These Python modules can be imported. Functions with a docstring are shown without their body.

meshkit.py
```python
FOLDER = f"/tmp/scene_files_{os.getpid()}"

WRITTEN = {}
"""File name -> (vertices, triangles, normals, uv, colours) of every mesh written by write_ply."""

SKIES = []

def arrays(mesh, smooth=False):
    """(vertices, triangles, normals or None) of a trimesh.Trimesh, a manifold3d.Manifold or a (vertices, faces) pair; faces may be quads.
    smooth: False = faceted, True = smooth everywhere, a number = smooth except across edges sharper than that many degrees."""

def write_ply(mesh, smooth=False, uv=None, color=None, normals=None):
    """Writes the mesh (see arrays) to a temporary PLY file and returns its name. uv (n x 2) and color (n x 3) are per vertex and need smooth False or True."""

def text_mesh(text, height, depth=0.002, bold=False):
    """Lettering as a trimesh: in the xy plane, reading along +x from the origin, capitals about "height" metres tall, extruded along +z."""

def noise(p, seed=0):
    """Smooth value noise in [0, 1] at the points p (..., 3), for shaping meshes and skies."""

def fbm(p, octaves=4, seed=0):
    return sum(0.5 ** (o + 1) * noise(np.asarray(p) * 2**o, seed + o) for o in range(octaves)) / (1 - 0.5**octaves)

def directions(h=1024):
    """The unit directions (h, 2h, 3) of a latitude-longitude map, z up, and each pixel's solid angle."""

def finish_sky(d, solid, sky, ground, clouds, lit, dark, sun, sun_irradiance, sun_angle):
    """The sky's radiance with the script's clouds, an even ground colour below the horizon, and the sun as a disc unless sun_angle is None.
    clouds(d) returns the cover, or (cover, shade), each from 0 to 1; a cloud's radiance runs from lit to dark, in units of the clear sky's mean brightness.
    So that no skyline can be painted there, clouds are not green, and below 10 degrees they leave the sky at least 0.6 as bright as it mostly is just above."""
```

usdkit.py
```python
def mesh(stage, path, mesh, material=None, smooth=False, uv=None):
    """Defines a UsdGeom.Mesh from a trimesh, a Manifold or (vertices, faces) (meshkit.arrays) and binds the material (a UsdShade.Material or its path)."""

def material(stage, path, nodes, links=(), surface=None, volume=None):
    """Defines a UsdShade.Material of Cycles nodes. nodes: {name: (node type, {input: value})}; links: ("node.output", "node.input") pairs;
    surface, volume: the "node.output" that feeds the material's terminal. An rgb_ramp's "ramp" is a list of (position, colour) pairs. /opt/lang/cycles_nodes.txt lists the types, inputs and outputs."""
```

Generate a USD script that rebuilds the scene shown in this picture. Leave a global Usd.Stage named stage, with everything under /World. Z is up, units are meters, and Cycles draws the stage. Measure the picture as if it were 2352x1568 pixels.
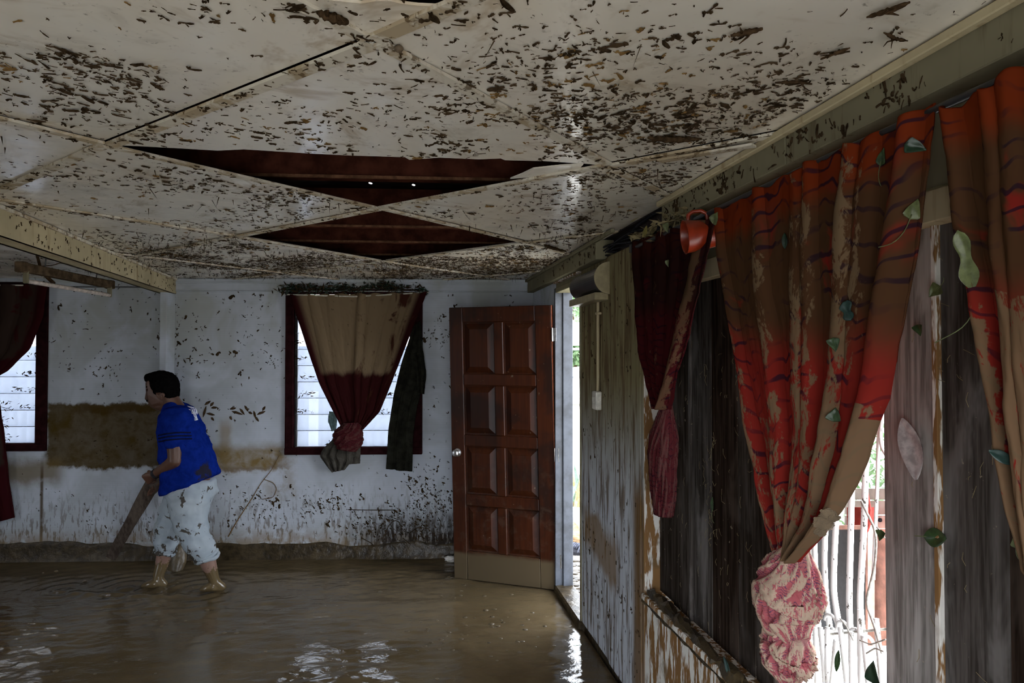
import math
import numpy as np, trimesh, usdkit, meshkit
import manifold3d as m3
from shapely.geometry import Polygon, box as sbox
from shapely.ops import unary_union
from pxr import Usd, UsdGeom, UsdLux, UsdShade, Gf, Sdf, Vt

stage = Usd.Stage.CreateInMemory()
UsdGeom.SetStageUpAxis(stage, UsdGeom.Tokens.z)
UsdGeom.SetStageMetersPerUnit(stage, 1.0)
UsdGeom.Xform.Define(stage, '/World')
UsdGeom.Scope.Define(stage, '/World/Looks')

# ---------------------------------------------------------------- camera, sky, exposure
CAM_Z, PITCH = 1.78, math.radians(1.133)
cam = UsdGeom.Camera.Define(stage, '/World/Camera')
cam.CreateFocalLengthAttr(24.0)
cam.CreateHorizontalApertureAttr(36.0)
cam.CreateVerticalApertureAttr(24.0)
cam.CreateClippingRangeAttr(Gf.Vec2f(0.05, 500))
cam.CreateExposureAttr(2.2)
cam.AddTranslateOp().Set(Gf.Vec3d(0, 0, CAM_Z))
cam.AddRotateXOp().Set(90 + math.degrees(PITCH))
sky = UsdLux.DomeLight.Define(stage, '/World/Sky')      # flat white overcast sky
sky.CreateIntensityAttr(0.8)
sky.CreateColorAttr(Gf.Vec3f(0.90, 0.96, 1.06))
sun = UsdLux.DistantLight.Define(stage, '/World/Sun')    # veiled sun behind the camera, on the yard
sun.CreateAngleAttr(8.0)
sun.CreateIntensityAttr(8.5)
sun.CreateColorAttr(Gf.Vec3f(1.0, 0.96, 0.88))
sun.AddRotateZOp().Set(-14)
sun.AddRotateXOp().Set(28)

# ---------------------------------------------------------------- picture geometry
F = 1568.0
_f = np.array([0, math.cos(PITCH), math.sin(PITCH)])
_u = np.array([0, -math.sin(PITCH), math.cos(PITCH)])
EYE = np.array([0, 0, CAM_Z])


def ray(u, v):
    return _f + np.array([(u - 1176) / F, 0, 0]) + _u * (784 - v) / F


def on(u, v, P, N):
    d = ray(u, v)
    return EYE + d * (np.dot(np.asarray(P) - EYE, N) / np.dot(d, N))


def at_y(u, v, y):
    return on(u, v, (0, y, 0), np.array([0, 1.0, 0]))


def at_z(u, v, z):
    return on(u, v, (0, 0, z), np.array([0, 0, 1.0]))


ZC = 2.45                                    # ceiling height above the water
BS = 0.0304                                  # back wall: y = 6.06 + BS x
bd = np.array([1, BS, 0]) / math.hypot(1, BS)
bn = np.array([BS, -1, 0]) / math.hypot(1, BS)   # into the room
B0 = np.array([0, 6.06, 0.0])
RX, RS = 1.19, -0.165                        # wall on the window side: x = RX + RS y
rd = np.array([RS, 1, 0]) / math.hypot(1, RS)
rn = np.array([-1, RS, 0]) / math.hypot(1, RS)   # into the room
Z1 = np.array([0, 0, 1.0])


def BW(u, v, off=0.0):
    return on(u, v, B0 + bn * off, bn)


def RW(u, v, off=0.0):
    return on(u, v, np.array([RX, 0, 0]) + rn * off, rn)


def bwp(x, z, off=0.0):
    return np.array([x, 6.06 + BS * x, z]) + bn * off


def rwp(y, z, off=0.0):
    return np.array([RX + RS * y, y, z]) + rn * off


# ---------------------------------------------------------------- materials
class Ref(str):
    pass


OUT = dict(noise_texture='fac', voronoi_texture='distance', math='value', map_range='result', mix_color='result', rgb_ramp='color', mapping='vector', geometry='position',
           texture_coordinate='object', principled_bsdf='BSDF', bump='normal', separate_xyz='x', combine_xyz='vector', wave_texture='fac', attribute='fac', object_info='random',
           transparent_bsdf='BSDF', glossy_bsdf='BSDF', translucent_bsdf='BSDF', diffuse_bsdf='BSDF', mix_closure='closure', fresnel='fac', uvmap='UV', white_noise_texture='value', vector_math='vector', emission='emission')


class G:
    def __init__(s):
        s.n, s.l = {}, []

    def __call__(s, kind, o=None, **k):
        name = f'n{len(s.n)}'
        vals = {}
        for a, b in k.items():
            if isinstance(b, Ref):
                s.l.append((str(b), f'{name}.{a}'))
            else:
                vals[a] = b
        s.n[name] = (kind, vals)
        return Ref(f'{name}.{o or OUT[kind]}')

    def of(s, r, o):
        return Ref(r.split('.')[0] + '.' + o)

    def m(s, op, a, b=0.5, clamp=False):
        return s('math', math_type=op, value1=a, value2=b, use_clamp=clamp)

    def mul(s, a, b): return s.m('multiply', a, b)
    def add(s, a, b): return s.m('add', a, b)
    def sub(s, a, b): return s.m('subtract', a, b)

    def step(s, v, a, b, lo=0.0, hi=1.0):
        return s('map_range', range_type='smoothstep', value=v, from_min=a, from_max=b, to_min=lo, to_max=hi, clamp=True)

    def band(s, v, a, b, w):
        return s.mul(s.step(v, a - w, a + w), s.step(v, b - w, b + w, 1.0, 0.0))

    def mix(s, f, a, b, t='mix'):
        return s('mix_color', blend_type=t, fac=f, a=a, b=b)

    def pos(s, sc=(1, 1, 1)):
        p = s('geometry')
        return p if sc == (1, 1, 1) else s('mapping', vector=p, scale=sc)

    def noise(s, v, scale, detail=4, rough=0.55, dist=0.0):
        return s('noise_texture', vector=v, scale=scale, detail=min(detail, 4), roughness=rough, distortion=dist)

    def bump(s, h, dist=0.004, strength=1.0):
        return s('bump', height=h, distance=dist, strength=strength)

    def bsdf(s, col, rough=0.6, **k):
        if rough.__class__ is float and rough >= 0.5 and not set(k) & {'normal', 'metallic', 'coat_weight'}:
            return s('diffuse_bsdf', color=col)          # dry matte surfaces
        return s('principled_bsdf', base_color=col, roughness=rough, **k)


LOOK = {}


def mat(name, fn):
    g = G()
    LOOK[name] = usdkit.material(stage, '/World/Looks/' + name, g.n if not (r := fn(g)) else g.n, g.l, surface=str(r))
    return LOOK[name]


def plain(name, col, rough=0.6, var=0.25, scale=12.0, bump=0.0, **k):
    def fn(g):
        n = g.noise(g.pos(), scale, 5, 0.6)
        c = g.mix(g.step(n, 0.3, 0.7), tuple(x * (1 - var) for x in col), tuple(min(1, x * (1 + var)) for x in col))
        kk = dict(k)
        if bump:
            kk['normal'] = g.bump(n, bump)
        return g.bsdf(c, rough, **kk)
    return mat(name, fn)


MUD = (0.105, 0.078, 0.042)
MUD_DRY = (0.30, 0.235, 0.15)


def m_ceiling(g):
    p = g.pos()
    n1 = g.noise(p, 1.3, 5, 0.6, 0.6)
    n2 = g.noise(p, 4.5, 6, 0.65, 1.0)
    n3 = g.noise(p, 55, 3, 0.6)
    n4 = g.noise(g.pos((1, 1, 1)), 2.2, 6, 0.7, 2.0)
    base = g.mix(g.step(n1, 0.35, 0.68), (0.78, 0.745, 0.66), (0.70, 0.635, 0.52))
    ochre = g.mul(g.step(n4, 0.53, 0.70), 0.6)
    c = g.mix(ochre, base, (0.36, 0.25, 0.12))
    c = g.mix(g.mul(g.step(n2, 0.55, 0.74), 0.4), c, (0.33, 0.28, 0.20))
    fine = g.mul(g.step(n3, 0.60, 0.72), g.step(n2, 0.42, 0.62))
    c = g.mix(g.mul(fine, 0.6), c, (0.09, 0.06, 0.03))
    wet = g.step(n1, 0.35, 0.7, 0.16, 0.36)
    return g.bsdf(c, wet, specular_ior_level=0.55, normal=g.bump(g.noise(p, 4.5, 2), 0.010, 0.5))


mat('ceiling_board', m_ceiling)


def m_wall(g):
    p = g.pos()
    x, z = g('separate_xyz', 'x', vector=p), None
    z = g.of(x, 'z')
    n1 = g.noise(p, 2.2, 5, 0.6, 0.5)
    n2 = g.noise(p, 9, 6, 0.65, 0.3)
    n3 = g.noise(g.pos((1, 1, 0.25)), 42, 3, 0.6)
    zz = g.add(z, g.mul(g.sub(n1, 0.5), 0.16))
    zj = g.add(zz, g.mul(g.sub(n2, 0.5), 0.06))
    line = g.m('sine', g.mul(z, 400.0))
    c = g.mix(g.step(n1, 0.3, 0.7), (0.50, 0.54, 0.605), (0.37, 0.395, 0.42))
    c = g.mix(g.mul(g.step(line, 0.2, 1.0), 0.10), c, (0.30, 0.31, 0.31))
    # tide stains with their own outlines
    zs = g.add(zz, g.mul(g.sub(n2, 0.5), 0.13))
    left = g.mul(g.band(zs, 0.80, 1.37, 0.018), g.band(g.add(x, g.mul(g.sub(n2, 0.5), 0.12)), -4.04, -2.93, 0.03))
    c = g.mix(g.mul(left, g.step(g.add(n2, g.mul(n1, 0.6)), 0.55, 1.1, 0.90, 1.0)), c, (0.062, 0.040, 0.009))
    le = g.mul(g.band(zs, 1.28, 1.35, 0.02), g.band(x, -3.75, -2.98, 0.12))
    c = g.mix(g.mul(le, 0.75), c, (0.050, 0.028, 0.006))
    under = g.mul(g.band(zs, 0.66, 0.86, 0.07), g.band(x, -4.42, -3.9, 0.09))
    c = g.mix(g.mul(under, 0.75), c, (0.13, 0.085, 0.022))
    right = g.mul(g.band(zs, 0.77, 0.98, 0.05), g.band(g.add(x, g.mul(n1, 0.2)), -2.75, -1.88, 0.10))
    c = g.mix(g.mul(right, g.step(n2, 0.3, 0.7, 0.55, 0.97)), c, (0.18, 0.118, 0.034))
    line_r = g.mul(g.band(zs, 0.765, 0.80, 0.012), g.band(x, -2.8, -2.0, 0.10))
    c = g.mix(g.mul(line_r, 0.6), c, (0.13, 0.075, 0.025))
    vert = g.mul(g.band(g.add(x, g.mul(g.sub(n2, 0.5), 0.05)), -2.56, -2.46, 0.03), g.band(zs, 0.8, 1.2, 0.08))
    c = g.mix(g.mul(vert, 0.6), c, (0.22, 0.15, 0.055))
    blot = g.mul(g.band(zs, 0.50, 0.95, 0.1), g.band(x, -2.16, -1.90, 0.05))
    c = g.mix(g.mul(blot, g.step(n2, 0.4, 0.6, 0.0, 0.4)), c, (0.22, 0.15, 0.06))
    crack = g.band(x, -4.085, -4.06, 0.008)
    c = g.mix(g.mul(g.mul(crack, g.step(z, 0.95, 0.7)), g.step(n2, 0.3, 0.5, 0.3, 0.9)), c, (0.07, 0.045, 0.02))
    green = g.mul(g.step(n1, 0.45, 0.62), g.step(z, 1.4, 2.2))
    c = g.mix(g.mul(green, 0.3), c, (0.36, 0.36, 0.27))
    # splashed zone over the water
    spl = g.mul(g.step(n3, 0.52, 0.62), g.step(zz, 0.75, 0.15))
    c = g.mix(g.mul(spl, 0.75), c, (0.10, 0.07, 0.035))
    low = g.mul(g.step(zj, 0.34, 0.12), g.step(n2, 0.3, 0.6))
    c = g.mix(g.mul(low, 0.8), c, (0.20, 0.14, 0.07))
    scr = g.mul(g.step(zj, 0.52, 0.18), g.band(g.add(x, g.mul(n1, 0.3)), -1.15, 0.25, 0.25))
    c = g.mix(g.mul(scr, g.step(n3, 0.33, 0.55, 0.35, 1.0)), c, (0.030, 0.023, 0.018))
    return g.bsdf(c, 0.5, specular_ior_level=0.4)


mat('wall_board', m_wall)


def m_cream(g, base=(0.50, 0.43, 0.275), drip=(0.19, 0.12, 0.05), amt=0.55):
    p = g.pos()
    n1 = g.noise(g.pos((1, 1, 0.12)), 22, 4, 0.6)
    n2 = g.noise(p, 3.0, 5, 0.6)
    c = g.mix(g.step(n2, 0.3, 0.7), base, tuple(x * 0.82 for x in base))
    c = g.mix(g.mul(g.step(n1, 0.55, 0.75), amt), c, drip)
    return g.bsdf(c, 0.5)


mat('cream_board', m_cream)
mat('grey_board', lambda g: m_cream(g, (0.225, 0.205, 0.135), (0.085, 0.06, 0.03), 0.6))
def m_batten(g):
    p = g.pos()
    n1 = g.noise(p, 7, 6, 0.7, 0.6)
    n2 = g.noise(p, 26, 4, 0.65)
    c = g.mix(g.step(n1, 0.44, 0.58), (0.60, 0.56, 0.47), (0.40, 0.325, 0.22))
    c = g.mix(g.mul(g.step(n2, 0.56, 0.64), 0.8), c, (0.10, 0.06, 0.025))
    return g.bsdf(c, 0.5)


mat('batten', m_batten)


def m_panel(g):
    p = g.pos()
    z = g.of(g('separate_xyz', 'x', vector=p), 'z')
    y = g.of(Ref(z), 'y')
    n1 = g.noise(g.pos((1, 1, 0.10)), 26, 5, 0.62)
    n2 = g.noise(g.pos((1, 1, 0.35)), 30, 4, 0.65)
    n3 = g.noise(p, 3.2, 5, 0.6, 0.4)
    zz = g.add(z, g.mul(g.sub(n3, 0.5), 0.3))
    c = g.mix(g.step(zz, 0.8, 1.7), (0.46, 0.485, 0.525), (0.20, 0.172, 0.095))
    c = g.mix(g.mul(g.step(n1, 0.45, 0.62), 0.85), c, (0.10, 0.066, 0.036))
    c = g.mix(g.mul(g.step(n2, 0.60, 0.68), g.step(z, 1.8, 0.3, 0.35, 0.95)), c, (0.055, 0.04, 0.025))
    rust = g.mul(g.band(g.add(zz, g.mul(g.sub(y, 4.0), -0.12)), 0.52, 0.78, 0.05), g.band(y, 3.72, 4.42, 0.05))
    c = g.mix(g.mul(rust, 0.75), c, (0.18, 0.105, 0.035))
    edge = g.mul(g.step(g.add(y, g.mul(g.sub(n1, 0.5), 0.10)), 3.50, 3.42), g.step(zz, 1.25, 1.05))
    c = g.mix(g.mul(edge, 0.9), c, (0.14, 0.08, 0.03))
    return g.bsdf(c, 0.5, specular_ior_level=0.5)


mat('panel_board', m_panel)


def m_peel(g):
    p = g.pos()
    n1 = g.noise(g.pos((1, 1, 0.16)), 30, 5, 0.65)
    n2 = g.noise(p, 5, 5, 0.6)
    z = g.of(g('separate_xyz', 'x', vector=p), 'z')
    c = g.mix(g.step(n1, 0.47, 0.53), (0.62, 0.60, 0.55), (0.20, 0.11, 0.045))
    c = g.mix(g.step(n2, 0.55, 0.72, 0.0, 0.75), c, (0.13, 0.085, 0.04))
    return g.bsdf(c, 0.5)


mat('peeling_paint', m_peel)


def m_plank(g, a=(0.017, 0.013, 0.010), b=(0.042, 0.033, 0.027), hi=(0.12, 0.105, 0.094), amt=0.35):
    p = g.pos()
    n1 = g.noise(g.pos((1, 1, 0.05)), 60, 5, 0.65)
    n2 = g.noise(g.pos((1, 1, 0.25)), 9, 5, 0.6, 0.6)
    n3 = g.noise(p, 40, 3, 0.7)
    c = g.mix(g.step(n1, 0.35, 0.65), a, b)
    c = g.mix(g.mul(g.step(n2, 0.48, 0.66), amt), c, hi)
    c = g.mix(g.step(n2, 0.36, 0.26, 0.0, 0.8), c, (0.022, 0.014, 0.009))
    c = g.mix(g.mul(g.step(n3, 0.68, 0.72), 0.5), c, (0.33, 0.28, 0.20))
    return g.bsdf(c, 0.5, specular_ior_level=0.22)


mat('plank_dark', m_plank)
mat('plank_red', lambda g: m_plank(g, (0.012, 0.008, 0.006), (0.036, 0.024, 0.018), (0.100, 0.078, 0.062), 0.3))
mat('plank_grey', lambda g: m_plank(g, (0.032, 0.027, 0.023), (0.085, 0.075, 0.068), (0.19, 0.178, 0.17), 0.55))
mat('plank_worn', lambda g: m_plank(g, (0.12, 0.112, 0.102), (0.27, 0.258, 0.242), (0.42, 0.405, 0.385), 0.65))


def m_door(g):
    p = g.pos()
    z = g.of(g('separate_xyz', 'x', vector=p), 'z')
    n1 = g.noise(g.pos((1, 1, 0.06)), 45, 5, 0.6)
    n2 = g.noise(p, 2.6, 5, 0.6, 0.4)
    n3 = g.noise(p, 13, 5, 0.65, 0.5)
    c = g.mix(g.step(n1, 0.3, 0.7), (0.042, 0.010, 0.0028), (0.025, 0.0062, 0.0021))
    c = g.mix(g.step(n2, 0.46, 0.62, 0.0, 0.75), c, (0.011, 0.005, 0.0035))
    zs = g.step(z, 1.25, 0.5)
    c = g.mix(g.mul(g.mul(g.step(n3, 0.50, 0.68), zs), 0.35), c, (0.060, 0.040, 0.027))
    c = g.mix(g.mul(g.step(g.noise(p, 30, 3), 0.70, 0.73), 0.6), c, (0.12, 0.092, 0.062))
    zz = g.add(z, g.mul(g.sub(n2, 0.5), 0.10))
    c = g.mix(g.step(zz, 0.235, 0.19), c, (0.075, 0.055, 0.031))
    return g.bsdf(c, 0.38, specular_ior_level=0.16)


mat('door_wood', m_door)
plain('door_edge', (0.20, 0.045, 0.011), 0.4, 0.35, 40)
plain('maroon_frame', (0.020, 0.006, 0.007), 0.5, 0.35, 20, specular_ior_level=0.12)
plain('glass_edge', (0.16, 0.17, 0.18), 0.6, 0.5, 30)
plain('black_metal', (0.02, 0.02, 0.022), 0.35, 0.3, 20)
plain('steel', (0.45, 0.45, 0.45), 0.3, 0.3, 30, metallic=0.9)
plain('dirty_white', (0.55, 0.53, 0.46), 0.45, 0.25, 25)
plain('jamb_grey', (0.045, 0.052, 0.066), 0.4, 0.45, 9)
plain('joist_wood', (0.050, 0.016, 0.010), 0.5, 0.45, 10)
plain('ledge_wood', (0.12, 0.060, 0.034), 0.6, 0.4, 25)
plain('roof_zinc', (0.06, 0.05, 0.05), 0.5, 0.3, 6)
plain('fleck', (0.040, 0.026, 0.014), 0.55, 0.6, 30)
plain('fleck_ochre', (0.16, 0.095, 0.035), 0.6, 0.4, 30)
plain('twig', (0.055, 0.034, 0.018), 0.55, 0.5, 60)
plain('dry_straw', (0.22, 0.18, 0.10), 0.6, 0.3, 60)
plain('mud_wet', (0.085, 0.062, 0.032), 0.4, 0.35, 9, bump=0.012)
plain('mud_dark', (0.040, 0.028, 0.013), 0.35, 0.5, 16, bump=0.010, specular_ior_level=0.25)
plain('mud_pale', (0.13, 0.092, 0.054), 0.7, 0.2, 30, bump=0.003)
plain('garment', (0.016, 0.016, 0.012), 0.85, 0.45, 16)
plain('grey_rag', (0.055, 0.050, 0.042), 0.75, 0.4, 14)
plain('teal_rag', (0.16, 0.24, 0.24), 0.7, 0.3, 30)
plain('mug_orange', (0.21, 0.020, 0.004), 0.35, 0.3, 12)
plain('plate_cream', (0.30, 0.255, 0.15), 0.45, 0.2, 20)
plain('hair', (0.0035, 0.0033, 0.0032), 0.7, 0.4, 60, specular_ior_level=0.12)
plain('concrete', (0.50, 0.49, 0.47), 0.7, 0.2, 3)
plain('lamp_body', (0.095, 0.066, 0.040), 0.55, 0.45, 14)
plain('lamp_tube', (0.58, 0.50, 0.44), 0.3, 0.25, 30)
plain('rope', (0.30, 0.27, 0.22), 0.7, 0.4, 40)


def leafmat(name, col, trans=0.3):
    def fn(g):
        n = g.noise(g.pos(), 60, 4)
        c = g.mix(g.step(n, 0.3, 0.7), col, tuple(x * 0.55 for x in col))
        return g('mix_closure', fac=trans, closure1=g.bsdf(c, 0.4), closure2=g('translucent_bsdf', color=c))
    return mat(name, fn)


leafmat('leaf_green', (0.0385, 0.0825, 0.0248))
leafmat('leaf_deep', (0.0138, 0.0468, 0.022))
leafmat('leaf_pale', (0.165, 0.198, 0.077))
leafmat('leaf_yellow', (0.231, 0.1925, 0.0495))
leafmat('leaf_dry', (0.46, 0.43, 0.42), 0.1)
leafmat('leaf_teal', (0.0275, 0.0715, 0.0605))
leafmat('foliage_far', (0.16, 0.27, 0.12), 0.4)


def m_water(g):
    p = g.pos()
    n1 = g.noise(p, 1.1, 4, 0.6, 0.5)
    n2 = g.noise(g.pos((1, 1.6, 1)), 9, 4, 0.6, 0.6)
    n3 = g.noise(g.pos((1, 2.2, 1)), 30, 3, 0.5, 0.3)
    c = g.mix(g.step(n1, 0.3, 0.7), (0.082, 0.059, 0.030), (0.130, 0.097, 0.054))
    c = g.mix(g.step(n2, 0.55, 0.75, 0, 0.5), c, (0.080, 0.058, 0.030))
    h = g.add(g.mul(n2, 0.7), g.mul(n3, 0.22))
    return g.bsdf(c, g.step(n1, 0.35, 0.65, 0.015, 0.05), ior=1.42, specular_ior_level=0.5, normal=g.bump(h, 0.0036))


mat('muddy_water', m_water)


def m_cloth(g, top, body, red, mud, line, mudamt, k=1.0, lt=0.86):
    """Printed cloth caked with mud: bands along the drop (orange cloth: upper shade painted in), line print, mud where the mesh's own 'mud' value says so."""
    uv = g('uvmap', attribute='st')
    t = g.of(g('separate_xyz', 'x', vector=uv), 'y')
    wv = g('mapping', vector=uv, scale=(4.0 * k, 2.4 * k, 1))
    n1 = g.noise(wv, 1.2, 5, 0.6, 0.8)
    n2 = g.noise(g('mapping', vector=uv, scale=(10 * k, 5 * k, 1)), 2.2, 6, 0.7, 0.5)
    n3 = g.noise(g('mapping', vector=uv, scale=(26 * k, 13 * k, 1)), 2.0, 5, 0.7, 1.0)
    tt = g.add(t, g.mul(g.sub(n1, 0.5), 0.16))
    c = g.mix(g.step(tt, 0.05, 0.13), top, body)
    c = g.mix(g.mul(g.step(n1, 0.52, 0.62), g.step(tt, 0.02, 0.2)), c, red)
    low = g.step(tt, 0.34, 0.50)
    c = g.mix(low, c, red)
    w = g('wave_texture', wave_type='rings', vector=wv, scale=2.6, distortion=11.0, detail=2.0, detail_scale=0.8)
    pr = g.mul(g.step(w, lt, 0.97), g.step(n1, 0.40, 0.56))
    c = g.mix(g.mul(pr, 0.85), c, line)
    a = g('attribute', attribute='mud')
    mm = g.step(g.add(g.add(a, g.mul(g.sub(n2, 0.5), 1.5)), g.mul(g.sub(n3, 0.5), 0.7)), 0.42, 0.56)
    c = g.mix(g.mul(mm, mudamt), c, mud)
    return g.bsdf(c, 0.62, specular_ior_level=0.14)


mat('cloth_orange', lambda g: m_cloth(g, (0.125, 0.020, 0.006), (0.058, 0.028, 0.014), (0.165, 0.016, 0.012), (0.130, 0.088, 0.050), (0.014, 0.008, 0.016), 0.9))  # brown upper band: mud, with the upper shade painted into its colour
mat('cloth_maroon', lambda g: m_cloth(g, (0.026, 0.007, 0.005), (0.016, 0.006, 0.005), (0.034, 0.005, 0.006), (0.085, 0.052, 0.028), (0.009, 0.004, 0.007), 0.6))
mat('cloth_knot', lambda g: m_cloth(g, (0.32, 0.13, 0.12), (0.40, 0.22, 0.20), (0.34, 0.09, 0.10), (0.42, 0.33, 0.24), (0.060, 0.040, 0.085), 0.85, 3.4, 0.62))
mat('cloth_knot_dark', lambda g: m_cloth(g, (0.036, 0.008, 0.008), (0.040, 0.009, 0.010), (0.060, 0.012, 0.014), (0.085, 0.045, 0.038), (0.012, 0.005, 0.011), 0.5, 2.0))


def m_tide(g, top, low, edge):
    uv = g('uvmap', attribute='st')
    s = g('separate_xyz', 'x', vector=uv)
    t = g.of(s, 'y')
    n1 = g.noise(g('mapping', vector=uv, scale=(5, 3, 1)), 1.3, 5, 0.6, 0.6)
    n2 = g.noise(g('mapping', vector=uv, scale=(14, 14, 1)), 2.0, 5, 0.7)
    tt = g.add(t, g.mul(g.sub(n1, 0.5), 0.10))
    c = g.mix(g.step(tt, 0.55, 0.60), top, low)
    c = g.mix(g.step(g.m('absolute', g.sub(s, 0.5)), 0.40, 0.46), c, low)
    c = g.mix(g.mul(g.step(n1, 0.56, 0.66), g.step(s, 0.45, 0.55)), c, edge)
    c = g.mix(g.mul(g.step(n2, 0.63, 0.70), 0.7), c, (0.035, 0.025, 0.015))
    b = g.bsdf(c, 0.7, specular_ior_level=0.25)
    return g('mix_closure', fac=0.22, closure1=b, closure2=g('translucent_bsdf', color=c))


mat('cloth_tide', lambda g: m_tide(g, (0.205, 0.148, 0.090), (0.034, 0.0075, 0.008), (0.055, 0.020, 0.013)))
mat('cloth_tide_dark', lambda g: m_tide(g, (0.040, 0.026, 0.021), (0.040, 0.007, 0.009), (0.045, 0.010, 0.010)))


def m_pane(g):
    n = g.noise(g.pos(), 16, 5, 0.7)
    n2 = g.noise(g.pos(), 2.0, 3)
    dirt = g.step(n, 0.70, 0.73)
    film = g('mix_closure', fac=g.step(n2, 0.3, 0.7, 0.22, 0.42), closure1=g('transparent_bsdf', color=(0.86, 0.89, 0.94)), closure2=g('translucent_bsdf', color=(0.36, 0.39, 0.44)))
    gl = g('mix_closure', fac=g('fresnel', IOR=1.45), closure1=film, closure2=g('glossy_bsdf', color=(1, 1, 1), roughness=0.05))
    return g('mix_closure', fac=dirt, closure1=gl, closure2=g.bsdf((0.10, 0.085, 0.06), 0.7))


mat('louvre_glass', m_pane)


def m_skin(g):
    p = g.pos()
    z = g.of(g('separate_xyz', 'x', vector=p), 'z')
    n = g.noise(p, 28, 5, 0.7, 0.5)
    n0 = g.noise(p, 9, 3)
    skin = g.mix(g.step(n0, 0.3, 0.7), (0.098, 0.045, 0.027), (0.075, 0.032, 0.018))
    pale = g.mix(g.step(z, 0.75, 0.5), skin, (0.22, 0.13, 0.10))
    zz = g.add(z, g.mul(g.sub(n, 0.5), 0.34))
    mudm = g.step(zz, 0.20, 0.17)
    c = g.mix(mudm, pale, (0.115, 0.082, 0.040))
    r = g('map_range', value=mudm, from_min=0, from_max=1, to_min=0.5, to_max=0.16)
    return g.bsdf(c, r, specular_ior_level=0.5)


mat('skin', m_skin)


def m_shirt(g):
    p = g.pos()
    n = g.noise(p, 22, 5, 0.65, 0.4)
    d = g('vector_math', 'value', math_type='distance', vector1=g('mapping', vector=p, scale=(1, 0.35, 0.75)), vector2=tuple(np.array(at_y(461, 1087, 5.02)) * (1, 0.35, 0.75)))
    st = g.step(g.add(d, g.mul(g.sub(n, 0.5), 0.13)), 0.055, 0.035)
    c = g.mix(g.step(n, 0.3, 0.7), (0.0035, 0.0135, 0.135), (0.006, 0.020, 0.19))
    c = g.mix(g.mul(st, 0.9), c, (0.022, 0.020, 0.020))
    return g.bsdf(c, 0.7, specular_ior_level=0.3, sheen_weight=0.1)


mat('shirt_blue', m_shirt)
plain('shirt_stripe', (0.008, 0.010, 0.03), 0.7, 0.2, 20)
plain('print_white', (0.62, 0.64, 0.74), 0.7, 0.1, 30)


def m_shorts(g):
    p = g.pos()
    n = g.noise(p, 11, 6, 0.68, 0.6)
    n1 = g.noise(p, 5, 3)
    z = g.of(g('separate_xyz', 'x', vector=p), 'z')
    c = g.mix(g.step(n1, 0.3, 0.7), (0.36, 0.405, 0.435), (0.27, 0.32, 0.36))
    c = g.mix(g.mul(g.step(g.add(n, g.step(z, 0.75, 0.2, -0.02, 0.06)), 0.60, 0.63), 0.9), c, (0.045, 0.031, 0.016))
    return g.bsdf(c, 0.75, specular_ior_level=0.3)


mat('shorts_grey', m_shorts)
mat('board_wet', lambda g: m_plank(g, (0.040, 0.030, 0.024), (0.080, 0.062, 0.050), (0.13, 0.105, 0.085), 0.4))


def m_bar(g):
    n = g.noise(g.pos((1, 1, 0.4)), 70, 3, 0.7)
    c = g.mix(g.step(n, 0.62, 0.66), (0.80, 0.80, 0.78), (0.10, 0.085, 0.07))
    return g.bsdf(c, 0.5)


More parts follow.
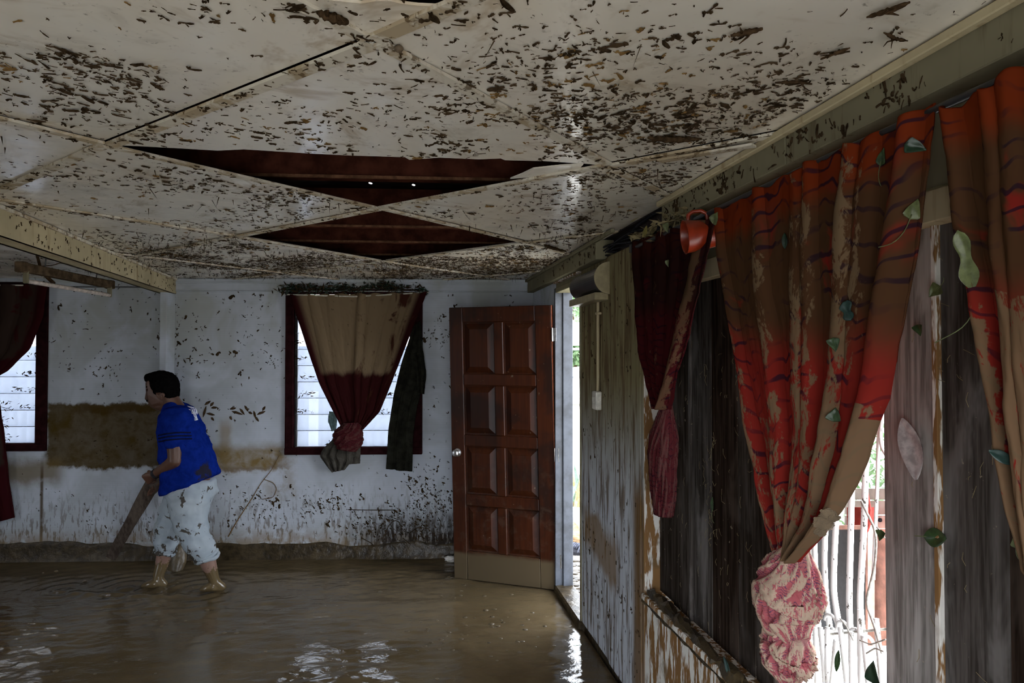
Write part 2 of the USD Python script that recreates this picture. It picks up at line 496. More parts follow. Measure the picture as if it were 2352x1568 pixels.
mat('bar_white', m_bar)
plain('vine_grey', (0.36, 0.34, 0.30), 0.6, 0.35, 60)
plain('black_board', (0.012, 0.010, 0.012), 0.3, 0.5, 50)
plain('pink_board', (0.74, 0.42, 0.35), 0.6, 0.25, 14)
plain('red_board', (0.36, 0.06, 0.05), 0.5, 0.3, 14)
plain('white_plank', (0.74, 0.71, 0.66), 0.6, 0.12, 18)
plain('house_wall', (0.78, 0.77, 0.78), 0.7, 0.08, 2)
plain('house_roof', (0.27, 0.27, 0.36), 0.5, 0.15, 4)
plain('car_white', (0.82, 0.83, 0.86), 0.2, 0.05, 2)
plain('car_glass', (0.10, 0.13, 0.18), 0.08, 0.2, 2)
plain('rubber', (0.03, 0.03, 0.035), 0.6, 0.3, 30)
plain('sack', (0.62, 0.56, 0.47), 0.8, 0.25, 14)
plain('sack_brown', (0.30, 0.20, 0.11), 0.8, 0.25, 14)
plain('sandal', (0.10, 0.105, 0.13), 0.5, 0.4, 40)
plain('tin_white', (0.105, 0.115, 0.135), 0.5, 0.08, 3)
plain('plant_green', (0.17, 0.26, 0.20), 0.45, 0.3, 20)
plain('plant_straw', (0.40, 0.30, 0.15), 0.6, 0.3, 20)


def m_ground(g):
    p = g.pos()
    n = g.noise(p, 7, 6, 0.7, 1.0)
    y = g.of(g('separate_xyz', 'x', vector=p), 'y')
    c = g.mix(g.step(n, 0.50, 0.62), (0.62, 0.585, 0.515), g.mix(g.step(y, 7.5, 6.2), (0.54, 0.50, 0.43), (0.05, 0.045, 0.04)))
    return g.bsdf(c, 0.35)


mat('yard_ground', m_ground)

# ---------------------------------------------------------------- prims
COUNT = {}


def path_of(name, parent=None):
    base = str(parent.GetPath()) if parent is not None else '/World'
    k = (base, name)
    n = COUNT.get(k, 0)
    COUNT[k] = n + 1
    return f'{base}/{name}' + (f'_{n:03d}' if n else '')


def tag(p, label=None, cat=None, group=None, kind=None):
    for k, v in (('label', label), ('category', cat), ('group', group), ('kind', kind)):
        if v:
            p.SetCustomDataByKey(k, v)
    return p


def thing(name, label=None, cat=None, group=None, kind=None, loc=None, rz=0.0):
    x = UsdGeom.Xform.Define(stage, path_of(name))
    if loc is not None:
        x.AddTranslateOp().Set(Gf.Vec3d(*map(float, loc)))
        if rz:
            x.AddRotateZOp().Set(rz)
    return tag(x.GetPrim(), label, cat, group, kind)


def part(name, mesh, look, parent=None, smooth=False, uv=None, mud=None, label=None, cat=None, group=None, kind=None):
    if isinstance(mesh, (list,)):
        mesh = trimesh.util.concatenate(mesh)
    m = usdkit.mesh(stage, path_of(name, parent), mesh, LOOK[look], smooth=smooth, uv=uv)
    if mud is not None:
        UsdGeom.PrimvarsAPI(m).CreatePrimvar('mud', Sdf.ValueTypeNames.FloatArray, 'vertex').Set(Vt.FloatArray.FromNumpy(np.asarray(mud, np.float32)))
    return tag(m.GetPrim(), label, cat, group, kind)


def T(v, f):
    return trimesh.Trimesh(np.asarray(v, float), np.asarray(f), process=False)


def hexa(a, b, c, d, off):
    """A board: four corners of one face and the vector to the other face."""
    v = np.array([a, b, c, d])
    v = np.vstack([v, v + np.asarray(off)])
    return trimesh.convex.convex_hull(trimesh.PointCloud(v).vertices) if False else T(v, [[0, 2, 1], [0, 3, 2], [4, 5, 6], [4, 6, 7], [0, 1, 5], [0, 5, 4], [1, 2, 6], [1, 6, 5], [2, 3, 7], [2, 7, 6], [3, 0, 4], [3, 4, 7]])


def fix(m):
    if m.volume < 0:
        m.invert()
    return m


def bbox(sx, sy, sz, c=0.004, at=(0, 0, 0)):
    """A box with chamfered edges centred at the point given."""
    c = min(c, 0.45 * min(sx, sy, sz))
    pts = []
    for i in (-1, 1):
        for j in (-1, 1):
            for k in (-1, 1):
                for w in range(3):
                    q = np.array([sx / 2, sy / 2, sz / 2])
                    q -= c
                    q[w] += c
                    pts.append(q * (i, j, k))
    m = trimesh.convex.convex_hull(np.array(pts))
    m.apply_translation(at)
    return m


def frame_mat(o, ex, ey, ez):
    M = np.eye(4)
    M[:3, 0], M[:3, 1], M[:3, 2], M[:3, 3] = ex, ey, ez, o
    return M


def put(m, M):
    m = m.copy()
    m.apply_transform(M)
    return m


def unit(v):
    v = np.asarray(v, float)
    return v / max(np.linalg.norm(v), 1e-12)


def tube(pts, r, n=8, cap=True):
    p = np.asarray(pts, float)
    r = np.broadcast_to(r, (len(p),))
    t = np.gradient(p, axis=0)
    t /= np.linalg.norm(t, axis=1, keepdims=True) + 1e-12
    a = np.cross(t[0], [0.3, 0.2, 1.0] if abs(t[0][2]) < 0.9 else [1.0, 0.1, 0])
    a /= np.linalg.norm(a)
    rings = []
    for i in range(len(p)):
        a = a - t[i] * np.dot(a, t[i])
        a /= np.linalg.norm(a) + 1e-12
        b = np.cross(t[i], a)
        w = np.arange(n) * 2 * np.pi / n
        rings.append(p[i] + r[i] * (np.cos(w)[:, None] * a + np.sin(w)[:, None] * b))
    return loft(rings, cap)


def loft(rings, cap=True):
    R = np.array(rings)
    k, n = R.shape[:2]
    v = R.reshape(-1, 3)
    i, j = np.meshgrid(np.arange(k - 1), np.arange(n), indexing='ij')
    a, b = i * n + j, i * n + (j + 1) % n
    f = np.vstack([np.stack([a, b, b + n], -1).reshape(-1, 3), np.stack([a, b + n, a + n], -1).reshape(-1, 3)])
    if cap:
        v = np.vstack([v, R[0].mean(0), R[-1].mean(0)])
        q = np.arange(n)
        f = np.vstack([f, np.stack([(q + 1) % n, q, np.full(n, k * n)], -1), np.stack([(k - 1) * n + q, (k - 1) * n + (q + 1) % n, np.full(n, k * n + 1)], -1)])
    return fix(T(v, f))


def resample(pts, n):
    p = np.asarray(pts, float)
    d = np.r_[0, np.cumsum(np.linalg.norm(np.diff(p, axis=0), axis=1))]
    t = np.linspace(0, d[-1], n)
    return np.stack([np.interp(t, d, p[:, k]) for k in range(3)], 1)


def smooth_pts(p, it=2):
    for _ in range(it):
        q = p.copy()
        q[1:-1] = (p[:-2] + 2 * p[1:-1] + p[2:]) / 4
        p = q
    return p


def sheet(P, thick=0.003):
    """A grid of points as a thin closed shell; returns mesh and (s, t) of every vertex."""
    nt, ns = P.shape[:2]
    du, dv = np.gradient(P, axis=1), np.gradient(P, axis=0)
    N = np.cross(du, dv)
    N /= np.linalg.norm(N, axis=2, keepdims=True) + 1e-12
    v = np.vstack([(P + N * thick / 2).reshape(-1, 3), (P - N * thick / 2).reshape(-1, 3)])
    i, j = np.meshgrid(np.arange(nt - 1), np.arange(ns - 1), indexing='ij')
    a = (i * ns + j).ravel()
    f1 = np.vstack([np.stack([a, a + 1, a + ns + 1], -1), np.stack([a, a + ns + 1, a + ns], -1)])
    M = nt * ns
    f = [f1, f1[:, ::-1] + M]
    rim = np.r_[np.arange(ns), np.arange(1, nt) * ns + ns - 1, (nt - 1) * ns + np.arange(ns - 2, -1, -1), np.arange(nt - 2, 0, -1) * ns]
    q = np.roll(rim, -1)
    f += [np.stack([rim, rim + M, q + M], -1), np.stack([rim, q + M, q], -1)]
    s, t = np.meshgrid(np.linspace(0, 1, ns), np.linspace(0, 1, nt))
    uv = np.stack([s.ravel(), t.ravel()], 1)
    return T(v, np.vstack(f)), np.vstack([uv, uv])


def extrude(poly, h, M=None):
    m = trimesh.creation.extrude_polygon(poly, h, engine='earcut')
    if M is not None:
        m.apply_transform(M)
    return m


def polys(g):
    return [p for p in getattr(g, 'geoms', [g]) if p.geom_type == 'Polygon' and p.area > 1e-6]


def hit(meshes, u, v):
    """The first point of the meshes seen through a picture point, with its normal."""
    d = ray(u, v)
    best = (1e9, None)
    for m in meshes:
        tr = m.vertices[m.faces]
        e1, e2 = tr[:, 1] - tr[:, 0], tr[:, 2] - tr[:, 0]
        h = np.cross(d, e2)
        a = (e1 * h).sum(1)
        a = np.where(np.abs(a) < 1e-12, 1e-12, a)
        s = EYE - tr[:, 0]
        uu = (s * h).sum(1) / a
        q = np.cross(s, e1)
        vv = (q @ d) / a
        t = (e2 * q).sum(1) / a
        ok = (uu >= 0) & (vv >= 0) & (uu + vv <= 1) & (t > 0.05)
        if ok.any():
            k = np.where(ok, t, 1e9).argmin()
            if t[k] < best[0]:
                n = unit(np.cross(e1[k], e2[k]))
                best = (t[k], -n if np.dot(n, d) > 0 else n)
    return (None, None) if best[1] is None else (EYE + d * best[0], best[1])

# ---------------------------------------------------------------- helpers for scattered dirt
def proj(p):
    d = np.asarray(p, float) - EYE
    z = d @ _f
    return np.stack([1176 + F * d[..., 0] / z, 784 - F * (d @ _u) / z], -1), z


def fleck_shapes(rng, n=16):
    out = []
    for k in range(n):
        strips = [(0.0, 0.0, 0.0, 1.0)]
        if k % 3 == 0:
            strips.append((rng.uniform(-0.2, 0.2), 0.0, rng.uniform(0.5, 1.2) * rng.choice([-1, 1]), rng.uniform(0.35, 0.6)))
        if k % 5 == 0:
            strips.append((rng.uniform(-0.3, 0.1), 0.0, rng.uniform(1.8, 2.6) * rng.choice([-1, 1]), rng.uniform(0.25, 0.5)))
        V, Fc = [], []
        for (x, y, a, ln) in strips:
            m = 5
            t = np.linspace(0, 1, m)
            bend = rng.uniform(-0.5, 0.5)
            ang = a + bend * t
            px = x + np.cumsum(np.cos(ang)) * ln / m - (0.5 if (x, a) == (0.0, 0.0) else 0)
            py = y + np.cumsum(np.sin(ang)) * ln / m
            w = rng.uniform(0.05, 0.17) * (np.sin(np.pi * (0.12 + 0.76 * t)) ** 0.7) * rng.uniform(0.35, 1.5, m)
            b = sum(len(q) for q in V)
            nx, ny = -np.sin(ang), np.cos(ang)
            rows = np.stack([np.stack([px + nx * w, py + ny * w, 0 * t], 1), np.stack([px, py, 0.03 + 0.8 * w], 1), np.stack([px - nx * w, py - ny * w, 0 * t], 1)], 1)
            V.append(rows.reshape(-1, 3))
            for i in range(m - 1):
                for j in range(2):
                    q = b + i * 3 + j
                    Fc += [[q, q + 3, q + 1], [q + 1, q + 3, q + 4]]
        out.append((np.vstack(V), np.array(Fc)))
    return out


_rs = np.random.default_rng(5)
FLECKS = fleck_shapes(_rs)


def scatter(P, ex, ey, ez, size, rng, width=1.0, angle=None):
    """One mesh of flecks lying at P on a surface with axes ex, ey and normal ez."""
    n = len(P)
    a = rng.uniform(0, 2 * np.pi, n) if angle is None else angle
    k = rng.integers(0, len(FLECKS), n)
    V, Fc, base = [], [], 0
    for i in range(len(FLECKS)):
        s = np.where(k == i)[0]
        if not len(s):
            continue
        v, f = FLECKS[i]
        ca, sa, sz = np.cos(a[s])[:, None], np.sin(a[s])[:, None], size[s][:, None]
        x = (v[None, :, 0] * ca - v[None, :, 1] * width * sa) * sz
        y = (v[None, :, 0] * sa + v[None, :, 1] * width * ca) * sz
        z = v[None, :, 2] * np.minimum(sz, 0.03)
        W = P[s][:, None] + x[..., None] * ex + y[..., None] * ey + z[..., None] * ez
        V.append(W.reshape(-1, 3))
        Fc.append((f[None] + (np.arange(len(s)) * len(v))[:, None, None]).reshape(-1, 3) + base)
        base += len(s) * len(v)
    return T(np.vstack(V), np.vstack(Fc))


def dens(uv, spots, base):
    d = np.full(len(uv), base, float)
    for (u, v, su, sv, w) in spots:
        d += w * np.exp(-((uv[:, 0] - u) / su) ** 2 - ((uv[:, 1] - v) / sv) ** 2)
    return d


# ================================================================ THE SETTING
X0, Y0 = -6.4, -0.85                               # far side wall and the wall behind the camera
ytop = lambda x: 6.06 + BS * x
Rm = lambda y: RX + RS * y
yc = (6.06 + BS * RX) / (1 - BS * RS)             # corner of the two walls
ROOF = 3.05

# floor slab and the muddy water standing on it
part('floor', hexa((X0, Y0, -0.05), (Rm(Y0), Y0, -0.05), (Rm(yc), yc, -0.05), (X0, ytop(X0), -0.05), (0, 0, -0.1)), 'concrete', kind='structure')
rng = np.random.default_rng(3)
nx, ny = 420, 300
gx = np.linspace(0, 1, nx)
gy = 1 - (1 - np.linspace(0, 1, ny)) ** 1.0
gy = np.r_[np.linspace(0, 0.55, 60)[:-1], np.linspace(0.55, 1, ny - 59)]
yy = Y0 + (6.05 - Y0) * gy[:, None] + 0 * gx[None]
xx = X0 + (Rm(yy) - X0) * gx[None]
yy = np.minimum(yy, ytop(xx))
p3 = np.stack([xx, yy * 1.5, 0 * xx], -1)
amp = 0.0016 + 0.006 * np.clip(meshkit.fbm(p3 * 0.7, 3, 9) - 0.42, 0, 1) * 4
amp = amp + 0.012 * np.exp(-((xx + 3.2) / 0.7) ** 2 - ((yy - 4.2) / 0.6) ** 2) + 0.006 * np.exp(-((xx + 1.2) / 0.7) ** 2 - ((yy - 3.7) / 0.45) ** 2) + 0.003 * np.exp(-((xx + 2.9) / 0.9) ** 2 - ((yy - 5.15) / 0.35) ** 2)
zz = amp * (meshkit.fbm(p3 * np.array([5.0, 7.0, 1]), 4, 2) - 0.5) * 2
for (wx, wy, w0) in ((-2.95, 5.25, 0.008), (-2.36, 5.18, 0.007), (-3.4, 5.2, 0.006)):
    r = np.hypot(xx - wx, (yy - wy))
    zz += w0 * np.exp(-r / 0.22) * np.sin(r * 55)
zz += 0.012 * np.exp(-((yy - 5.13 - 0.05 * np.sin(xx * 3)) / 0.035) ** 2) * np.exp(-((xx + 2.85) / 0.65) ** 2)
V = np.stack([xx, yy, zz], -1).reshape(-1, 3)
i, j = np.meshgrid(np.arange(ny - 1), np.arange(nx - 1), indexing='ij')
a = (i * nx + j).ravel()
part('muddy_water', T(V, np.vstack([np.stack([a, a + 1, a + nx + 1], -1), np.stack([a, a + nx + 1, a + nx], -1)])), 'muddy_water', smooth=True,
     label='sheet of glossy brown mud and floodwater over the whole floor', cat='muddy water', kind='stuff')

# back wall with two louvred windows
W1 = (BW(655, 1043)[0], BW(970, 1043)[0], BW(800, 1043)[2], BW(800, 664)[2])
W2 = (BW(-215, 1035)[0], BW(108, 1035)[0], BW(60, 1035)[2], BW(60, 648)[2])
xr, xl = Rm(yc), X0
bw = Polygon([(xl, -0.15), (xr, -0.15), (xr, ROOF), (xl, ROOF)]).difference(unary_union([sbox(W1[0], W1[2], W1[1], W1[3]), sbox(W2[0], W2[2], W2[1], W2[3])]))
kx = math.hypot(1, BS)
MB = frame_mat(B0, bd, Z1, bn)                      # (along, up, out into the room)
shrink = lambda g: Polygon([(x * kx, z) for x, z in g.exterior.coords], [[(x * kx, z) for x, z in h.coords] for h in g.interiors])
wall_back = part('wall_back', [put(extrude(shrink(g), 0.09), MB @ trimesh.transformations.translation_matrix((0, 0, -0.09))) for g in polys(bw)], 'wall_board', kind='structure')


def bslab(x0, x1, z0, z1, o0, o1):
    return hexa(bwp(x0, z0, o0), bwp(x1, z0, o0), bwp(x1, z1, o0), bwp(x0, z1, o0), bn * (o1 - o0))


def cbox_b(x0, x1, z0, z1, o0, o1, c=0.004):
    return put(bbox((x1 - x0) * kx, z1 - z0, o1 - o0, c), frame_mat(bwp((x0 + x1) / 2, (z0 + z1) / 2, (o0 + o1) / 2), bd, Z1, bn))


def louvre_window(name, W, fr=0.095, n=9):
    w = thing(name, kind='structure')
    x0, x1, z0, z1 = W
    part('jamb', cbox_b(x0, x0 + fr * 0.72, z0, z1, -0.09, 0.022), 'maroon_frame', w)
    part('jamb', cbox_b(x1 - fr, x1, z0, z1, -0.09, 0.022), 'maroon_frame', w)
    part('sill', cbox_b(x0, x1, z0, z0 + 0.062, -0.09, 0.03), 'maroon_frame', w)
    part('head', cbox_b(x0, x1, z1 - 0.04, z1, -0.09, 0.022), 'maroon_frame', w)
    za, zb = z0 + 0.062, z1 - 0.10
    for xc in (x0 + fr * 0.72 + 0.012, x1 - fr - 0.012):
        part('louvre_channel', cbox_b(xc - 0.012, xc + 0.012, za, z1 - 0.04, -0.075, -0.03), 'black_metal', w)
    h = (zb - za) / n
    r = np.random.default_rng(len(name))
    for i in range(n):
        zc = za + h * (i + 0.5)
        tilt = 0.030 + r.uniform(-0.006, 0.006)
        A, B = bwp(x0 + 0.075, zc - h * 0.52, -0.05 + tilt * 0.5), bwp(x1 - 0.10, zc - h * 0.52, -0.05 + tilt * 0.5)
        C, D = bwp(x1 - 0.10, zc + h * 0.52, -0.05 - tilt * 0.5), bwp(x0 + 0.075, zc + h * 0.52, -0.05 - tilt * 0.5)
        pn = part('louvre', hexa(A, B, C, D, bn * 0.004), 'louvre_glass', w)
        e0 = 0.0035 + r.uniform(0, 0.003)
        part('dirt_line', hexa(A + bn * 0.005, B + bn * 0.005, B + bn * 0.005 + Z1 * e0, A + bn * 0.005 + Z1 * e0, bn * 0.002), 'glass_edge', pn)  # grey strip: the dark look of the glass edge painted on
    part('transom', cbox_b(x0 + 0.05, x1 - 0.07, zb + 0.004, zb + 0.03, -0.08, 0.0), 'maroon_frame', w)
    return w


louvre_window('window_1', W1)
louvre_window('window_2', W2)

# cornice board along the top of the back wall, post under the beam
xb0, xb1 = BW(403, 650)[0], xr - 0.01
trim_2 = thing('trim_2', kind='structure')
part('cornice_board', cbox_b(xb0, xb1, 2.345, ZC - 0.002, 0.0, 0.016, 0.003), 'wall_board', trim_2)
part('lath', cbox_b(xb0, xb1, 2.405, 2.418, 0.016, 0.026, 0.002), 'wall_board', trim_2)
part('lath', cbox_b(xb0, xb1, 2.336, 2.345, 0.0, 0.026, 0.002), 'wall_board', trim_2)
part('trim_4', cbox_b(-3.006, -2.948, 0.0, 2.36, 0.0, 0.16, 0.004), 'wall_board', kind='structure')
part('trim_6', cbox_b(-4.0, -3.13, 2.368, 2.378, 0.0, 0.012, 0.002), 'black_metal', kind='structure')

# ceiling of square boards laid on the diagonal, two of them gone
nodes = {(-1, -1): (860, 95), (0, -1): (240, 330), (-1, 0): (1390, 378), (0, 0): (870, 475), (1, 0): (540, 540), (0, 1): (1210, 555), (1, 1): (880, 600)}
A_ = np.array([[1, i_, j_] for (i_, j_) in nodes], float)
B_ = np.array([at_z(u, v, ZC)[:2] for (u, v) in nodes.values()])
C_ = np.linalg.lstsq(A_, B_, rcond=None)[0]


def node(i, j):
    if (i, j) in nodes:
        q = at_z(*nodes[(i, j)], ZC)[:2]
        return 0.7 * q + 0.3 * (np.array([1, i, j]) @ C_)
    return np.array([1, i, j]) @ C_


LB0, LB1 = at_z(397, 636, ZC)[:2], at_z(0, 470, ZC)[:2]
ld = unit(LB1 - LB0)
LBb, LBf = LB0 - ld * 0.4, LB0 + ld * 8.2
room = Polygon([(Rm(Y0), Y0), (Rm(yc), yc), (-3.4, ytop(-3.4)), tuple(LBb), tuple(LBf)]).buffer(0)
ceil = thing('ceiling', kind='structure')
cut1 = Polygon([at_z(u, v, ZC)[:2] for u, v in [(262, 333), (400, 340), (500, 346), (560, 343), (720, 353), (800, 357), (930, 361), (940, 367), (1010, 362), (1100, 366), (1150, 364), (1160, 368), (1250, 370), (1345, 376), (1500, 390), (870, 90), (-300, 300)]])
left_over = Polygon([at_z(u, v, ZC)[:2] for u, v in [(1172, 411), (1200, 400), (1225, 388), (1290, 381), (1340, 378), (1330, 388), (1250, 404)]])
torn = Polygon([at_z(u, v, ZC)[:2] for u, v in [(700, -4), (770, 2), (830, 8), (862, 3), (890, 1), (925, 9), (960, 13), (1000, 15), (1012, 11), (1100, -30), (1400, 60), (870, 220), (400, 60)]])
r_ = np.random.default_rng(21)
for i in range(-5, 6):
    for j in range(-5, 7):
        q = Polygon([node(i, j), node(i + 1, j), node(i + 1, j + 1), node(i, j + 1)]).buffer(-0.011, join_style=2)
        q = q.intersection(room)
        if q.is_empty or (i, j) == (0, 0):
            continue
        dz = r_.uniform(0, 0.005)
        pieces = [(q, dz)]
        if (i, j) == (-1, -1):
            pieces = [(q.intersection(cut1), 0.0), (q.intersection(left_over), 0.0)]
        elif (i, j) == (-2, -2):
            pieces = [(q.intersection(torn), 0.0), (q.difference(torn.buffer(-0.02)), 0.03)]
        for g, z in pieces:
            for s_ in polys(g):
                part('ceiling_board', extrude(s_, 0.006, trimesh.transformations.translation_matrix((0, 0, ZC + z))), 'ceiling_board', ceil)
for i in range(-5, 7):
    for j in range(-5, 7):
        for (di, dj) in ((1, 0), (0, 1)):
            a_, b_ = node(i, j), node(i + di, j + dj)
            d_ = unit(b_ - a_)
            n_ = np.array([-d_[1], d_[0]])
            sh = n_ * (r_.uniform(-0.008, 0.008) if (i + j) % 2 else -0.009)
            w_ = 0.019 if di else 0.016
            L = np.linalg.norm(b_ - a_)
            s_ = [a_ + d_ * 0.015 + sh - n_ * w_, b_ - d_ * 0.015 + sh - n_ * w_, b_ - d_ * 0.015 + sh + n_ * w_, a_ + d_ * 0.015 + sh + n_ * w_]
            for g in polys(Polygon(s_).intersection(room.buffer(-0.012))):
                if g.area > 0.002 and g.centroid.y > 0.6:
                    part('batten', extrude(g, 0.0085, trimesh.transformations.translation_matrix((0, 0, ZC - 0.0095 + r_.uniform(0, 0.001)))), 'batten', ceil)
# boards beyond the beam
far = Polygon([(X0, Y0), tuple(LBf - np.array([0.12, 0])), tuple(LB0 - np.array([0.12, 0]) - ld * 0.3), (-3.3, ytop(-3.3)), (X0, ytop(X0))]).buffer(0)
for (x0_, x1_) in ((X0, -5.2), (-5.2, -4.0), (-4.0, -2.0)):
    for (y0_, y1_) in ((Y0, 2.4), (2.4, 3.6), (3.6, 4.8), (4.8, 6.1)):
        for g in polys(sbox(x0_ + 0.006, y0_ + 0.006, x1_ - 0.006, y1_ - 0.006).intersection(far)):
            part('ceiling_board', extrude(g, 0.006, trimesh.transformations.translation_matrix((0, 0, ZC - 0.002))), 'ceiling_board', ceil)

# pale beam boxed in below the ceiling
trim_1 = thing('trim_1', kind='structure')
lbn = np.array([-ld[1], ld[0], 0])
lbn = lbn if lbn[0] < 0 else -lbn
l3 = np.array([*ld, 0])
p0 = np.array([*LB0, 2.315]) - l3 * 0.12
cuts = [0.0, 0.62, 1.15, 1.62, 2.25, 3.4, 8.2]
for k in range(len(cuts) - 1):
    a_, b_ = p0 + l3 * (cuts[k] + 0.002), p0 + l3 * (cuts[k + 1] - 0.002)
    part('fascia_board', hexa(a_, b_, b_ + Z1 * 0.134, a_ + Z1 * 0.134, lbn * 0.02), 'cream_board', trim_1)
part('soffit_board', hexa(p0 + lbn * 0.001 - Z1 * 0.0, p0 + l3 * 8.2 + lbn * 0.001, p0 + l3 * 8.2 + lbn * 0.13, p0 + lbn * 0.13, Z1 * 0.012), 'cream_board', trim_1)
part('fascia_board', hexa(p0 + lbn * 0.11, p0 + l3 * 8.2 + lbn * 0.11, p0 + l3 * 8.2 + lbn * 0.11 + Z1 * 0.134, p0 + lbn * 0.11 + Z1 * 0.134, lbn * 0.02), 'cream_board', trim_1)
part('cover_lath', hexa(p0 - lbn * 0.012 + Z1 * 0.118, p0 + l3 * 8.2 - lbn * 0.012 + Z1 * 0.118, p0 + l3 * 8.2 - lbn * 0.012 + Z1 * 0.134, p0 - lbn * 0.012 + Z1 * 0.134, lbn * 0.012), 'batten', trim_1)

# roof over the attic, its joists and two nail holes
rz_ = 3.0
holes = []
for (u, v) in ((851, 421), (950, 425)):
    q = at_z(u, v, rz_)
    holes.append(Polygon([(q[0] + 0.013 * math.cos(t), q[1] + 0.03 * math.sin(t)) for t in np.linspace(0, 6.283, 9)[:-1]]))
roofp = sbox(X0 - 0.6, Y0 - 0.6, 1.9, 6.75).difference(unary_union(holes))
roof = thing('roof', kind='structure')
part('roof_sheet', [extrude(g, 0.003, trimesh.transformations.translation_matrix((0, 0, rz_))) for g in polys(roofp)], 'roof_zinc', roof)
for k, yj in enumerate((1.3, 2.0, 2.83, 9, 3.93, 4.47, 5.05, 5.6)):
    if k == 3:
        continue
    jd = unit((1, 0.075, 0))
    jn = np.array([-jd[1], jd[0], 0])
    c_ = np.array([-0.7, yj, 0])
    z0_, z1_ = (2.515, 2.74)
    part('joist', hexa(c_ - jd * 1.9 + Z1 * z0_, c_ + jd * 1.4 + Z1 * z0_, c_ + jd * 1.4 + Z1 * z1_, c_ - jd * 1.9 + Z1 * z1_, jn * 0.045), 'joist_wood', roof)
    if k != 3:
        part('joist_lath', hexa(c_ - jd * 1.9 + Z1 * (z0_ - 0.0) - jn * 0.012, c_ + jd * 1.4 + Z1 * z0_ - jn * 0.012, c_ + jd * 1.4 + Z1 * (z0_ + 0.012) - jn * 0.012, c_ - jd * 1.9 + Z1 * (z0_ + 0.012) - jn * 0.012, jn * 0.012), 'ledge_wood', roof)

# wall with the door and the big window: panels, low wall, plates
YD0, YD1 = RW(1335, 1400)[1], 5.20              # door opening
YW1 = RW(1480, 1300)[1] - 0.01                  # far edge of the big window
YW0 = 0.75                                      # its near edge, outside the frame
SILL, HEAD = 0.635, 2.085
TH = 0.10


def rslab(y0, y1, z0, z1, o0, o1, c=0.003):
    k = math.hypot(1, RS)
    return put(bbox((y1 - y0) * k, z1 - z0, abs(o1 - o0), c), frame_mat(rwp((y0 + y1) / 2, (z0 + z1) / 2, (o0 + o1) / 2), rd, Z1, -rn))


wall_right = thing('wall_right', kind='structure')
part('wall_panel', rslab(YD1, yc + 0.1, 0.0, 2.34, -TH, 0.0), 'wall_board', wall_right)
ys = [YW1, RW(1400, 1300)[1], YD0]
part('wall_panel', rslab(ys[0], ys[1] - 0.002, 0.045, 2.34, -TH, 0.006), 'panel_board', wall_right)
part('wall_panel', rslab(ys[1], ys[2], 0.045, 2.34, -TH, -0.004), 'panel_board', wall_right)
part('wall_panel', rslab(YW0, YW1, 0.045, SILL - 0.03, -TH, 0.004), 'peeling_paint', wall_right)
part('wall_panel', rslab(Y0, YW0, 0.0, 2.34, -TH, 0.0), 'panel_board', wall_right)
part('plinth', rslab(Y0, YD0, -0.12, 0.045, -TH, -0.016), 'mud_dark', wall_right)
part('gable_board', rslab(Y0, yc + 0.1, 2.46, ROOF, -TH, -0.02), 'roof_zinc', wall_right)
part('lintel_board', rslab(YD0, YD1, 2.285, 2.34, -TH, -0.005), 'grey_board', wall_right)
part('seam_strip', rslab(ys[0] + 0.028, ys[0] + 0.04, 0.045, 2.3, 0.004, 0.012), 'panel_board', wall_right)
part('seam_strip', rslab(3.60, 3.612, 0.9, 2.33, 0.004, 0.010), 'panel_board', wall_right)

trim_3 = thing('trim_3', kind='structure')         # wall plate under the ceiling
part('plate_board', rslab(Y0, 2.02, 2.345, ZC - 0.001, -TH, 0.045), 'grey_board', trim_3)
part('plate_board', rslab(2.025, 2.98, 2.345, ZC - 0.001, -TH, 0.045), 'grey_board', trim_3)
part('plate_board', rslab(3.95, yc, 2.333, ZC - 0.001, -0.06, 0.055), 'grey_board', trim_3)
part('plate_backing', rslab(2.9, 4.05, 2.33, 2.52, -TH - 0.03, -0.055), 'roof_zinc', trim_3)
part('ceiling_lath', rslab(Y0, 2.98, ZC - 0.024, ZC - 0.002, 0.045, 0.07), 'cream_board', trim_3)
part('ceiling_lath', rslab(3.6, yc, ZC - 0.024, ZC - 0.002, 0.055, 0.075), 'grey_board', trim_3)

window_3 = thing('window_3', kind='structure')
part('jamb', rslab(YW1 - 0.004, YW1 + 0.02, SILL, HEAD + 0.2, -0.085, 0.003), 'peeling_paint', window_3)
part('jamb', rslab(YW0 - 0.02, YW0 + 0.004, SILL, HEAD + 0.2, -0.085, 0.003), 'peeling_paint', window_3)
part('head_board', rslab(YW0, YW1, HEAD, HEAD + 0.075, -0.085, -0.03), 'cream_board', window_3)
part('head_board', rslab(YW0, YW1, HEAD + 0.083, 2.352, -0.095, -0.055), 'grey_board', window_3)
part('sill_board', rslab(YW0, YW1, SILL - 0.03, SILL, -0.09, 0.02, 0.005), 'peeling_paint', window_3)

# rail for the curtains, worn ledge of the sill
def ridge_mesh(pts, r, seed, n=7):
    p = resample(pts, 60)
    g = np.random.default_rng(seed)
    rr = r * (0.6 + 0.9 * meshkit.noise(p * 14, seed))
    m = tube(p, rr, n)
    m.vertices += (meshkit.noise(m.vertices * 60, seed)[:, None] - 0.5) * r * 0.9
    return m


part('mud_ledge', [ridge_mesh([rwp(1.3, SILL + 0.004, -0.02), rwp(2.3, SILL + 0.002, 0.0), rwp(YW1 - 0.02, SILL + 0.005, -0.02)], 0.022, 4), ridge_mesh([rwp(1.5, SILL - 0.03, 0.006), rwp(YW1, SILL - 0.035, 0.006)], 0.013, 8)],
     'mud_dark', label='crumbling brown mud and debris caked along the window sill', cat='mud', kind='stuff')

